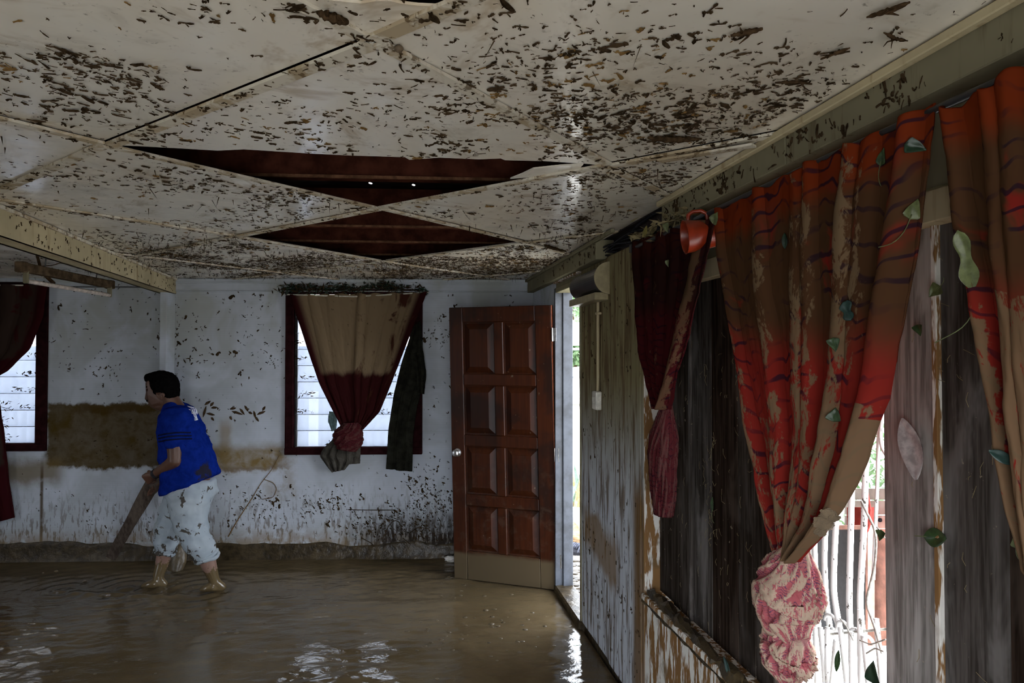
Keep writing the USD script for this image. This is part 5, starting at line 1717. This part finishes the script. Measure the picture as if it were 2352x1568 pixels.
cb_ = thing('cabinet_wreck', 'black board of an overturned pink framed cabinet behind the bars', 'cabinet')
part('black_panel', osl(1868, 1990, 1215, 1445, 0.62, 0.03), 'black_board', cb_)
part('frame_rail', osl(1900, 1995, 1206, 1216, 0.60, 0.03), 'pink_board', cb_)
part('frame_stile', osl(1988, 1993, 1216, 1450, 0.60, 0.03), 'pink_board', cb_)
part('side_board', osl(1993, 2060, 1215, 1482, 0.66, 0.04), 'pink_board', cb_)
part('red_back', tube([RW(1990, 1108, -0.60), RW(1992, 1130, -0.60), RW(1999, 1170, -0.60), RW(1997, 1205, -0.60), RW(1990, 1224, -0.60)], 0.0045, 8), 'red_board', cb_, smooth=True)
part('dark_hollow', osl(1945, 1992, 1165, 1206, 0.64, 0.03), 'red_board', cb_)
for k, (v0, v1, lb) in enumerate(((1122, 1148, 'upper bleached plank stacked behind the white bars'), (1150, 1182, 'middle bleached plank stacked behind the white bars'), (1184, 1214, 'lower bleached plank with a bolt hole behind the white bars'))):
    w_ = thing('white_plank', lb, 'plank')
    part('board', osl(1940, 2080, v0, v1 - 1, 0.75 - 0.01 * k, 0.03), 'white_plank', w_)
    if k == 2:
        q = RW(2021, 1158 + 36, -0.725)
        part('bolt_head', lump(q, 0.008, (1, 1, 1), 3, 0.1), 'rubber', w_, smooth=True)
g = np.random.default_rng(8)
n_ = 700
c_ = np.array([RW(2020, 1085, -1.1)]) + g.normal(0, 1, (n_, 3)) * np.array([0.12, 0.18, 0.16])
d = g.normal(0, 1, (n_, 3))
d /= np.linalg.norm(d, axis=1, keepdims=True)
e = np.cross(d, g.normal(0, 1, (n_, 3)))
e /= np.linalg.norm(e, axis=1, keepdims=True)
s = g.uniform(0.015, 0.035, n_)[:, None]
V = np.stack([c_ - d * s, c_ + e * s * 0.4, c_ + d * s, c_ - e * s * 0.4], 1).reshape(-1, 3)
q = np.arange(n_)[:, None] * 4
part('bush_leaves', T(V, np.vstack([q + [0, 1, 2], q + [0, 2, 3]])), 'foliage_far', label='bright green bush seen past the white bars above the planks', cat='bush', kind='stuff')

# ================================================================ DIRT THROWN OVER EVERYTHING
rng = np.random.default_rng(101)


def ceiling_points(n, spots, base, clump, seed):
    """Points on the ceiling boards, thick in the patches where the flood left most."""
    x = rng.uniform(-4.2, 1.1, n)
    y = rng.uniform(1.0, 6.0, n)
    P = np.stack([x, y, np.full(n, ZC)], 1)
    uv, z = proj(P)
    ok = (uv[:, 0] > -60) & (uv[:, 0] < 2412) & (uv[:, 1] > -60) & (y < ytop(x) - 0.02) & (x < Rm(y) - 0.08)
    hole = Polygon([node(0, 0), node(1, 0), node(1, 1), node(0, 1)]).union(Polygon([node(-1, -1), node(0, -1), node(0, 0), node(-1, 0)]).difference(cut1))
    from shapely import contains_xy
    ok &= ~contains_xy(hole.buffer(0.01), x, y)
    d = dens(uv, spots, base)
    c = meshkit.fbm(np.stack([x * 3.1, y * 3.1, 0 * x], 1), 4, seed)
    d = d * np.clip((c - 0.40) * clump, 0.05, 2.2)
    return P[ok & (rng.uniform(0, 1, n) < d)]


CE = [(300, 150, 330, 130, 0.55), (120, 60, 200, 80, 0.35), (1500, 230, 330, 90, 0.95), (1120, 270, 160, 70, 0.8), (660, 425, 180, 45, 0.55), (850, 420, 120, 40, 0.6), (560, 300, 160, 40, 0.4), (1400, 330, 200, 60, 0.8), (1450, 500, 200, 60, 0.7),
      (950, 610, 420, 35, 0.6), (520, 585, 200, 40, 0.5), (430, 430, 160, 50, 0.25), (750, 180, 120, 60, 0.35), (1330, 130, 200, 70, 0.28), (1150, 590, 260, 40, 0.6), (1700, 300, 160, 80, 0.5)]
P = ceiling_points(105000, CE, 0.08, 5.0, 3)
size = np.clip(rng.lognormal(-4.05, 0.5, len(P)), 0.006, 0.07)
m1 = scatter(P + np.array([0, 0, -0.0005]), np.array([1.0, 0, 0]), np.array([0, -1.0, 0]), np.array([0, 0, -1.0]), size, rng, 1.05, rng.normal(0.1, 1.1, len(P)))
part('ceiling_debris', m1, 'fleck', label='thousands of dark twigs and mud flecks stuck to the ceiling boards', cat='debris', kind='stuff')
P = ceiling_points(9000, CE, 0.16, 4.0, 12)
size = np.clip(rng.lognormal(-3.9, 0.45, len(P)), 0.008, 0.05)
part('ceiling_mud_flecks', scatter(P + np.array([0, 0, -0.0004]), np.array([1.0, 0, 0]), np.array([0, -1.0, 0]), np.array([0, 0, -1.0]), size, rng, 1.6), 'fleck_ochre', label='ochre smears of dried mud among the dark ceiling flecks', cat='debris', kind='stuff')
L_ = []
for i in range(-4, 5):
    for j in range(-4, 6):
        for (di, dj) in ((1, 0), (0, 1)):
            a_, b_ = node(i, j), node(i + di, j + dj)
            k_ = rng.integers(10, 60)
            t_ = rng.uniform(0, 1, k_)[:, None]
            L_.append(np.c_[a_ * (1 - t_) + b_ * t_ + rng.normal(0, 0.014, (k_, 2)), np.full(k_, ZC - 0.0105)])
P = np.vstack(L_)
P = P[(P[:, 0] < Rm(P[:, 1]) - 0.08) & (P[:, 1] < ytop(P[:, 0]) - 0.02) & (P[:, 0] > -4.0) & (P[:, 1] > 0.8)]
size = np.clip(rng.lognormal(-3.9, 0.5, len(P)), 0.008, 0.06)
part('batten_debris', scatter(P, np.array([1.0, 0, 0]), np.array([0, -1.0, 0]), np.array([0, 0, -1.0]), size, rng, 1.2), 'fleck', label='dark twigs and mud caught along the ceiling laths', cat='debris', kind='stuff')
# bits that hang down from the ceiling, most of them far in
P = ceiling_points(9000, [(950, 600, 500, 60, 0.7), (650, 440, 260, 60, 0.4), (1400, 480, 200, 90, 0.5), (500, 590, 260, 50, 0.6)], 0.02, 4.0, 5)
V, Fc, b_ = [], [], 0
for p in P:
    L_ = rng.uniform(0.012, 0.05)
    w = rng.uniform(0.001, 0.003)
    a_ = rng.uniform(0, 6.28)
    dx, dy = rng.normal(0, 0.35, 2) * L_
    q = p + np.array([dx, dy, -L_])
    h = np.array([math.cos(a_), math.sin(a_), 0]) * w
    k2 = np.array([-h[1], h[0], 0])
    V += [p + h, p - h * 0.5 + k2, p - h * 0.5 - k2, q]
    Fc += [[b_, b_ + 1, b_ + 3], [b_ + 1, b_ + 2, b_ + 3], [b_ + 2, b_, b_ + 3]]
    b_ += 4
part('hanging_debris', T(V, Fc), 'fleck', label='fine rootlets hanging down from the ceiling boards', cat='debris', kind='stuff')

# back wall
n = 26000
x = rng.uniform(-4.4, 0.1, n)
z = rng.uniform(0.15, 2.42, n)
P = np.stack([x, 6.06 + BS * x, z], 1) + bn * 0.0008
uv, _ = proj(P)
d = dens(uv, [(530, 760, 130, 80, 0.20), (250, 860, 140, 120, 0.14), (850, 1190, 170, 60, 0.85), (970, 1180, 60, 90, 0.8), (620, 1190, 120, 45, 0.35), (590, 1140, 40, 30, 0.3), (300, 1180, 90, 40, 0.2), (560, 950, 60, 22, 0.1), (1000, 760, 40, 90, 0.3), (630, 780, 40, 90, 0.25), (750, 652, 400, 14, 0.3)], 0.055)
c = meshkit.fbm(np.stack([x * 4, z * 4, 0 * x], 1), 3, 8)
d *= np.clip((c - 0.35) * 4.5, 0.1, 1.8)
okw = ~(((x > W1[0] - 0.01) & (x < W1[1] + 0.01) & (z > W1[2]) & (z < W1[3])) | ((x < W2[1] + 0.01) & (z > W2[2]) & (z < W2[3])))
P = P[okw & (rng.uniform(0, 1, n) < d * 0.8)]
size = np.clip(rng.lognormal(-4.1, 0.5, len(P)), 0.006, 0.06)
lowz = P[:, 2] < 1.0
ang = np.where(lowz, rng.normal(-0.75, 0.35, len(P)), rng.uniform(0, 6.28, len(P)))
part('wall_debris', scatter(P, bd, Z1, bn, size, rng, 1.5, ang), 'fleck', label='dark flecks of mud spattered over the louvred back wall', cat='debris', kind='stuff')
# hand smears
V = []
smear = []
for (u, v, a_, ln) in ((470, 945, 1.3, 26), (477, 925, 0.6, 16), (487, 928, 0.9, 12), (492, 936, 0.1, 14), (484, 951, -0.2, 18), (535, 938, 0.2, 14), (545, 948, -0.3, 26), (556, 945, -0.9, 18), (566, 938, -1.0, 16), (585, 952, -1.3, 18), (590, 962, -0.9, 14), (600, 948, 0.4, 20), (606, 938, 1.0, 12), (575, 948, -0.4, 10), (488, 962, -0.8, 10), (530, 960, -1.0, 9)):
    c_ = BW(u, v, 0.001)
    h = ln / 2 * 6.0 / F
    dr = bd * math.cos(a_) + Z1 * math.sin(a_)
    m_ = tube([c_ - dr * h, c_ - dr * h * 0.3 + Z1 * 0.002, c_ + dr * h * 0.4, c_ + dr * h], [0.003, 0.012, 0.010, 0.003], 6)
    m_.vertices -= bn * ((m_.vertices - c_) @ bn)[:, None] * 0.6
    smear.append(m_)
part('mud_smear', smear, 'twig', label='finger smears of brown mud on the wall behind the man', cat='mud smear', kind='stuff')
ck = thing('wall_root', 'long brown stained crack running slantwise down the wall below the middle window corner', 'root')  # raised strands added for a brown stained crack in the wall
part('strand', tube(smooth_pts(resample([BW(u, v, 0.006) for u, v in ((641, 1046), (625, 1078), (600, 1108), (575, 1150), (545, 1195), (524, 1232))], 30), 2), np.linspace(0.002, 0.005, 30), 7), 'fleck_ochre', ck, smooth=True)
part('strand', tube(smooth_pts(resample([BW(u, v, 0.004) for u, v in ((605, 1100), (628, 1108), (636, 1122), (628, 1142), (604, 1146))], 24), 2), 0.003, 6), 'fleck_ochre', ck, smooth=True)
st = thing('wall_root', 'dark looping roots matted on the splashed wall beside the door', 'root')
for k, pts in enumerate(([(878, 1240), (893, 1205), (908, 1192), (920, 1200), (922, 1225)], [(830, 1235), (850, 1245), (870, 1262)], [(800, 1170), (850, 1171), (905, 1171)], [(868, 1165), (870, 1180), (878, 1192)], [(940, 1225), (960, 1210), (985, 1214)], [(925, 1235), (945, 1252), (975, 1262)])):
    part('strand', tube(smooth_pts(resample([BW(u, v, 0.005) for u, v in pts], 16), 2), 0.0035, 6), 'fleck', st, smooth=True)

# plates, panel and beam
n = 2600
y = rng.uniform(1.2, 5.6, n)
z = rng.uniform(2.345, 2.448, n)
P = np.array([rwp(a_, b_, 0.046 if a_ < 3 else 0.056) for a_, b_ in zip(y, z)])
d = dens(proj(P)[0], [(2050, 200, 60, 60, 0.5), (1860, 330, 90, 60, 0.3), (1650, 430, 120, 60, 0.35), (1420, 540, 120, 60, 0.4)], 0.02) * 0.7
P = P[(rng.uniform(0, 1, n) < d) & ~((y > 2.97) & (y < 3.96))]
size = np.clip(rng.lognormal(-3.75, 0.5, len(P)), 0.01, 0.06)
part('plate_debris', scatter(P, rd, Z1, rn, size, rng, 1.4, rng.normal(1.4, 0.5, len(P))), 'fleck', label='dark twigs stuck along the wall plate over the curtains', cat='debris', kind='stuff')
n = 900
y = rng.uniform(YW1 + 0.03, YD0 - 0.02, n)
z = rng.uniform(0.1, 2.3, n)
P = np.array([rwp(a_, b_, 0.0065 if a_ < ys[1] else -0.0035) for a_, b_ in zip(y, z)])
P = P[rng.uniform(0, 1, n) < np.where(z < 0.7, 0.4, np.where(z > 1.7, 0.35, 0.12))]
size = np.clip(rng.lognormal(-4.0, 0.5, len(P)), 0.012, 0.06)
part('panel_debris', scatter(P, rd, Z1, rn, size, rng, 1.4, rng.normal(1.5, 0.35, len(P))), 'fleck', label='dark specks and drips on the pale panel beside the doorway', cat='debris', kind='stuff')
lf = unit(np.cross(l3, Z1))
lf = lf if lf[0] > 0 else -lf
n = 150
P = np.array([p0 + l3 * a_ + Z1 * b_ + lf * 0.001 for a_, b_ in zip(rng.uniform(0, 3.2, n), rng.uniform(0, 0.13, n))])
size = np.clip(rng.lognormal(-4.0, 0.4, n), 0.008, 0.04)
part('beam_debris', scatter(P, l3, Z1, lf, size, rng, 1.4, rng.normal(1.5, 0.5, n)), 'fleck', label='flecks of mud along the pale boxed beam', cat='debris', kind='stuff')


def straw(P, ex, ey, ez, rng, lo, hi, r=0.0008):
    out = []
    for p in P:
        L_ = rng.uniform(lo, hi)
        a_ = rng.normal(1.45, 0.6)
        dr = ex * math.cos(a_) + ey * math.sin(a_)
        sd_ = np.cross(ez, dr)
        c_ = rng.normal(0, 0.15) * L_
        out.append(tube([p - dr * L_ / 2 + ez * 0.001, p + sd_ * c_ + ez * 0.004, p + dr * L_ / 2 + ez * 0.001], r, 4))
    return out


PS = [RW(rng.uniform(1520, 1775), rng.uniform(700, 1480), -0.074) for _ in range(90)] + [RW(rng.normal(1635, 10), rng.uniform(1000, 1260), -0.072) for _ in range(45)] + [RW(rng.uniform(2045, 2340), rng.uniform(500, 1560), -0.072) for _ in range(30)]
part('straw_debris', straw(PS, rd, Z1, rn, rng, 0.012, 0.045, 0.0006), 'dry_straw', label='pale straw and rootlets stuck on the dark shutters', cat='debris', kind='stuff')
# leaf litter over the middle window, and on the lamp side window panes
def litter(name, pts, sd_, n, size_, looks, label, seed):
    g = np.random.default_rng(seed)
    P = np.array([pts[g.integers(0, len(pts))] for _ in range(n)]) + g.normal(0, 1, (n, 3)) * np.array(sd_)
    V, Fc = [], []
    for k, p in enumerate(P):
        d_ = unit(g.normal(0, 1, 3) * (1, 0.7, 0.45))
        e_ = unit(np.cross(d_, g.normal(0, 1, 3)))
        L_, w_ = g.uniform(0.5, 1.0) * size_, g.uniform(0.06, 0.30) * size_ * 0.5
        nn_ = np.cross(d_, e_)
        b_ = len(V)
        V += [p - d_ * L_ / 2, p + e_ * w_ + nn_ * w_ * 0.4, p + d_ * L_ / 2, p - e_ * w_ + nn_ * w_ * 0.4, p - nn_ * w_ * 0.3]
        Fc += [[b_, b_ + 1, b_ + 4], [b_ + 1, b_ + 2, b_ + 4], [b_ + 2, b_ + 3, b_ + 4], [b_ + 3, b_, b_ + 4]]
    part(name, T(V, Fc), looks, label=label, cat='leaf litter', kind='stuff')


lp = [BW(u, v, 0.05) for u, v in [(658, 664), (672, 662), (690, 660), (705, 664), (725, 662), (750, 664), (770, 660), (790, 660), (812, 664), (835, 662), (850, 658), (870, 655), (885, 656), (900, 660), (915, 662), (962, 664)] for _ in range(2)]
litter('leaf_litter', lp, (0.04, 0.02, 0.020), 620, 0.055, 'leaf_deep', 'nest of dead leaves and twigs heaped on the middle window rod', 5)
litter('twig_litter', lp, (0.05, 0.02, 0.022), 360, 0.075, 'fleck', 'dark twigs tangled in the leaf heap over the middle window', 6)
lw = [BW(u, v, -0.02) for u, v in ((690, 787), (686, 822), (700, 865), (700, 905), (690, 945), (900, 865), (905, 905), (880, 945), (770, 1020), (85, 815), (70, 855), (50, 893), (90, 893), (20, 935), (65, 935), (10, 925), (6, 1000), (4, 980), (3, 960), (8, 1010))]
litter('sill_litter', lw, (0.05, 0.008, 0.012), 330, 0.05, 'fleck', 'wet leaves and twigs lodged on the louvre edges', 7)
q3 = [rwp(y_, 2.33, 0.05) for y_ in np.linspace(2.7, 3.25, 8)]
litter('rod_litter', q3, (0.02, 0.06, 0.03), 120, 0.07, 'dry_straw', 'pale straw and leaf scraps draped on the rod beside the orange mug', 9)
# mud lumps on the water
lumps = []
for k in range(120):
    u, v = (rng.normal(1100, 90), rng.normal(1440, 40)) if k < 50 else (rng.uniform(60, 1300), rng.uniform(1310, 1560))
    q = at_z(u, v, 0)
    if q[0] < Rm(q[1]) - 0.1 and q[1] < 5.9:
        lumps.append(lump(q, rng.uniform(0.004, 0.013), (1.5, 1.2, 0.55), k, n=1))
part('mud_lumps', lumps, 'mud_wet', smooth=True, label='small mud lumps and bubbles breaking the water surface', cat='mud', kind='stuff')


# ---------------------------------------------------------------- single leaves and twigs
def leaf_mesh(L, W, kind, seed):
    g = np.random.default_rng(seed)
    P = []
    cu, fo = g.uniform(-0.25, 0.35), g.uniform(0.1, 0.4)
    for t in np.linspace(0, 1, 14):
        if kind == 'heart':
            w = W * (np.clip(t / 0.12, 0, 1) ** 0.6) * (1 - t ** 1.6) * 1.05
        elif kind == 'folded':
            w = W * (math.sin(math.pi * min(1, 0.06 + 0.94 * t)) ** 0.5) * (0.8 + 0.3 * math.sin(9 * t))
        else:
            w = W * math.sin(math.pi * (0.02 + 0.96 * t)) ** 0.8
        row = []
        for s in np.linspace(-1, 1, 7):
            row.append((s * w + 0.05 * W * math.sin(5 * t + seed), t * L, fo * abs(s) * w + cu * L * (t - 0.3) ** 2 + 0.05 * W * math.sin(8 * t + 4 * s + seed)))
        P.append(row)
    return sheet(np.array(P), 0.0012)[0]


def leaf(u, v, ang, L, W, kind, look, label, surf=None, off=0.0, stem=0.0, seed=1, stem_bend=0.4):
    """A leaf lying on the cloth, planks or panel seen at the picture point; ang: where its tip points."""
    p, n_ = hit(CLOTH, u, v) if surf is None else (None, None)
    if p is None:
        n_ = rn if surf != 'back' else bn
        p = RW(u, v, off) if surf != 'back' else BW(u, v, off)
    n_ = unit(n_ * 0.75 + unit(EYE - p) * 0.35)
    dr = np.array([math.cos(ang), 0, math.sin(ang)])
    ey_ = unit(dr - n_ * np.dot(dr, n_))
    ex_ = np.cross(ey_, n_)
    M_ = frame_mat(p + n_ * 0.004 - ey_ * L * 0.45, ex_, ey_, n_)
    t = thing('leaf', label, 'leaf')
    part('blade', put(leaf_mesh(L, W, kind, seed), M_), look, t, smooth=True)
    if stem:
        pts = [(0, 0.01, 0.001), (0, -stem * 0.4, 0.003), (stem_bend * stem * 0.35, -stem * 0.8, 0.004), (stem_bend * stem, -stem, 0.006)]
        part('stalk', put(tube(smooth_pts(resample(pts, 12), 2), 0.0011, 5), M_), 'leaf_pale', t, smooth=True)


D = math.radians
leaf(2100, 338, D(-20), 0.045, 0.017, 'heart', 'leaf_deep', 'dark green leaf on the top band of the big curtain near the rod', seed=1)
leaf(2028, 362, D(60), 0.040, 0.013, 'heart', 'leaf_green', 'green leaf with a hanging stalk on the top band of the big curtain', stem=0.05, seed=2)
leaf(2097, 482, D(70), 0.045, 0.018, 'heart', 'leaf_pale', 'pale green leaf with long stalk on the big curtain edge', stem=0.075, seed=3, stem_bend=-0.5)
leaf(2222, 602, D(105), 0.110, 0.018, 'folded', 'leaf_pale', 'long pale folded leaf with a curling stalk on the swept curtain', stem=0.09, seed=4, stem_bend=-0.9)
leaf(2152, 668, D(200), 0.035, 0.018, 'heart', 'leaf_pale', 'small green leaf on the dark planks below the window head', 'r', -0.05, stem=0.02, seed=5)
leaf(1950, 712, D(-50), 0.050, 0.020, 'folded', 'leaf_teal', 'torn dark teal leaf in the middle of the big curtain', seed=6)
leaf(1918, 790, D(-80), 0.034, 0.016, 'heart', 'leaf_green', 'bright green leaf on a muddy fold of the big curtain', seed=7)
leaf(2113, 757, D(-60), 0.028, 0.013, 'heart', 'leaf_green', 'small dull leaf on planks between the two orange curtains', 'r', -0.06, seed=8)
leaf(1645, 501, D(30), 0.045, 0.022, 'heart', 'leaf_pale', 'round pale leaf on the rod beside the orange mug', 'r', 0.115, seed=9)
leaf(1484, 533, D(30), 0.060, 0.013, 'long', 'leaf_yellow', 'curved yellow leaf caught on the rod over the maroon curtain', 'r', 0.13, seed=10)
leaf(1533, 522, D(-80), 0.040, 0.018, 'heart', 'leaf_pale', 'pale scrap of leaf hooked on the rod over the maroon curtain', 'r', 0.13, seed=11)
leaf(1536, 604, D(-95), 0.030, 0.014, 'heart', 'leaf_pale', 'small pale leaf halfway up the maroon curtain', seed=12)
leaf(2150, 1233, D(0), 0.058, 0.022, 'long', 'leaf_green', 'oval green leaf with yellow stalk on the grey shutter', 'r', -0.07, stem=0.02, seed=13, stem_bend=0.0)
leaf(2096, 1022, D(-52), 0.150, 0.030, 'long', 'leaf_dry', 'large dry grey leaf stuck on the grey shutter', 'r', -0.06, seed=14)
leaf(1700, 868, D(-60), 0.035, 0.013, 'heart', 'leaf_deep', 'dark leaf on planks beside the near edge of the big curtain', 'r', -0.07, seed=15)
leaf(1917, 953, D(80), 0.034, 0.018, 'heart', 'leaf_green', 'green leaf stuck low on the big curtain above the mud cake', seed=16)
leaf(2303, 1052, D(150), 0.045, 0.010, 'long', 'leaf_teal', 'narrow bluish leaf crossing the pink edge of the swept curtain', seed=17)
leaf(2338, 1242, D(100), 0.030, 0.010, 'heart', 'leaf_pale', 'tiny pale leaf with stalk low beside the swept curtain', 'r', 0.0, stem=0.02, seed=18)
leaf(1638, 1160, D(95), 0.060, 0.008, 'long', 'leaf_green', 'thin green sprig in straw on the dark shutter', 'r', -0.07, stem=0.04, seed=19)
leaf(2007, 1545, D(100), 0.060, 0.024, 'heart', 'leaf_deep', 'dark green leaf hanging low in front of the white bars', 'r', -0.15, seed=20)
leaf(2026, 1228, D(-100), 0.030, 0.015, 'heart', 'leaf_green', 'small leaf on the creeper stem by the grey shutter', 'r', -0.16, seed=21)
leaf(1926, 1515, D(-95), 0.065, 0.010, 'long', 'leaf_green', 'narrow green blade hanging among the white bars', 'r', -0.18, seed=22)
leaf(1672, 1528, D(-35), 0.070, 0.010, 'long', 'leaf_teal', 'bluish green blade lying on the muddy sill', 'r', 0.01, seed=23)
leaf(1805, 555, D(95), 0.045, 0.010, 'long', 'leaf_deep', 'dark sprig between two folds of the big curtain', seed=24)


def ceiling_twig(pts, r, label, seed=0):
    P_ = smooth_pts(resample([at_z(u, v, ZC - 0.012) for u, v in pts], 18), 1)
    t = thing('twig', label, 'twig')
    g = np.random.default_rng(seed)
    part('stick', tube(P_, r * (0.7 + 0.6 * g.random(18)) * np.sin(np.linspace(0.35, 2.8, 18)), 6), 'twig', t, smooth=True)
    for k in (6, 11):
        d_ = unit(np.append(g.normal(0, 1, 2), -0.2))
        part('side_twig', tube([P_[k], P_[k] + d_ * 0.02, P_[k] + d_ * 0.035 + g.normal(0, 0.006, 3)], [r * 0.5, r * 0.4, r * 0.15], 5), 'twig', t)


same = 'dark twig lying flat on the stained ceiling boards'
ceiling_twig([(1488, 316), (1540, 321), (1612, 319)], 0.010, 'long dark stick on the ceiling beside the loose pale lath', 1)
ceiling_twig([(728, 28), (760, 40), (800, 52)], 0.011, 'thick bark strip along the ceiling seam near the torn board', 2)
ceiling_twig([(1990, 40), (2050, 22), (2090, 5)], 0.006, 'forked twig on the ceiling above the swept curtain', 3)
ceiling_twig([(1678, 82), (1710, 76), (1752, 66)], 0.006, 'branching dark twig beside the white patch of the ceiling', 4)
ceiling_twig([(1885, 136), (1920, 122), (1952, 110)], 0.004, 'straight twig on the ceiling between white patch and wall plate', 5)
ceiling_twig([(2030, 75), (2060, 90), (2085, 94)], 0.004, 'bent twig on the ceiling close over the wall plate', 6)
ceiling_twig([(1780, 190), (1830, 188), (1865, 193)], 0.004, 'thin pair of twigs near the dense fleck patch of the ceiling', 7)
ceiling_twig([(1250, 562), (1270, 570), (1300, 577)], 0.012, 'short dark stick on the ceiling near the door corner', 8)
lt = thing('loose_lath', 'pale loose ceiling lath hanging slightly over the wall plate', 'lath')
a_, b_ = at_z(1515, 372, ZC - 0.015), at_z(1732, 336, ZC - 0.03)
d_ = unit(b_ - a_)
s_ = unit(np.cross(d_, Z1)) * 0.017
part('strip', hexa(a_ - s_, b_ - s_, b_ + s_, a_ + s_, Z1 * 0.007), 'batten', lt)
nt_ = thing('mud_knob', 'small tan mud knob on the crossing of the ceiling laths', 'mud knob')
part('clay', lump(at_z(916, 112, ZC - 0.012), 0.010, (1, 1, 0.8), 5, 0.2), 'mud_pale', nt_, smooth=True)
sc2 = thing('plastic_scrap', 'crumpled white lump on the water behind the free door edge', 'scrap')  # small white lump at the water line by the door
part('sheet', lump(at_z(1036, 1283, 0.02), 0.045, (1.2, 0.8, 0.55), 6, 0.5, 2.5), 'white_plank', sc2, smooth=True)
# cracked mud cake on the big curtain
cake = []
for (u, v, r) in ((1890, 1200, 0.020), (1902, 1182, 0.018), (1916, 1190, 0.013), (1884, 1222, 0.014), (1906, 1210, 0.014)):
    p, n_ = hit(CLOTH, u, v)
    if p is not None:
        m_ = lump((0, 0, 0), r, (1, 1, 0.13), int(u), 0.6, 2.6, 4)
        ex_ = unit(np.cross(n_, Z1))
        cake.append(put(m_, frame_mat(p, ex_, np.cross(n_, ex_), n_)))
part('mud_cake', cake, 'mud_pale', smooth=True, label='cracked pale mud cake flaking on the big curtain', cat='mud', kind='stuff')

# ---------------------------------------------------------------- things of one kind share a group
GROUPS = {'leaf': 'leaves stuck to the curtains and shutters', 'twig': 'twigs stuck to the ceiling', 'sack': 'sacks heaped by the doorway', 'sandal': 'sandals by the doorway', 'plank': 'bleached planks behind the bars',
          'tree': 'trees beyond the yard', 'curtain': 'mud stained curtains', 'shutter': 'plank shutters of the big window', 'curtain rod': 'curtain rods', 'root': 'roots stuck to the back wall'}
for p_ in stage.GetPrimAtPath('/World').GetChildren():
    g_ = GROUPS.get(p_.GetCustomDataByKey('category'))
    if g_ and not p_.GetCustomDataByKey('kind') and not p_.GetCustomDataByKey('group'):
        p_.SetCustomDataByKey('group', g_)
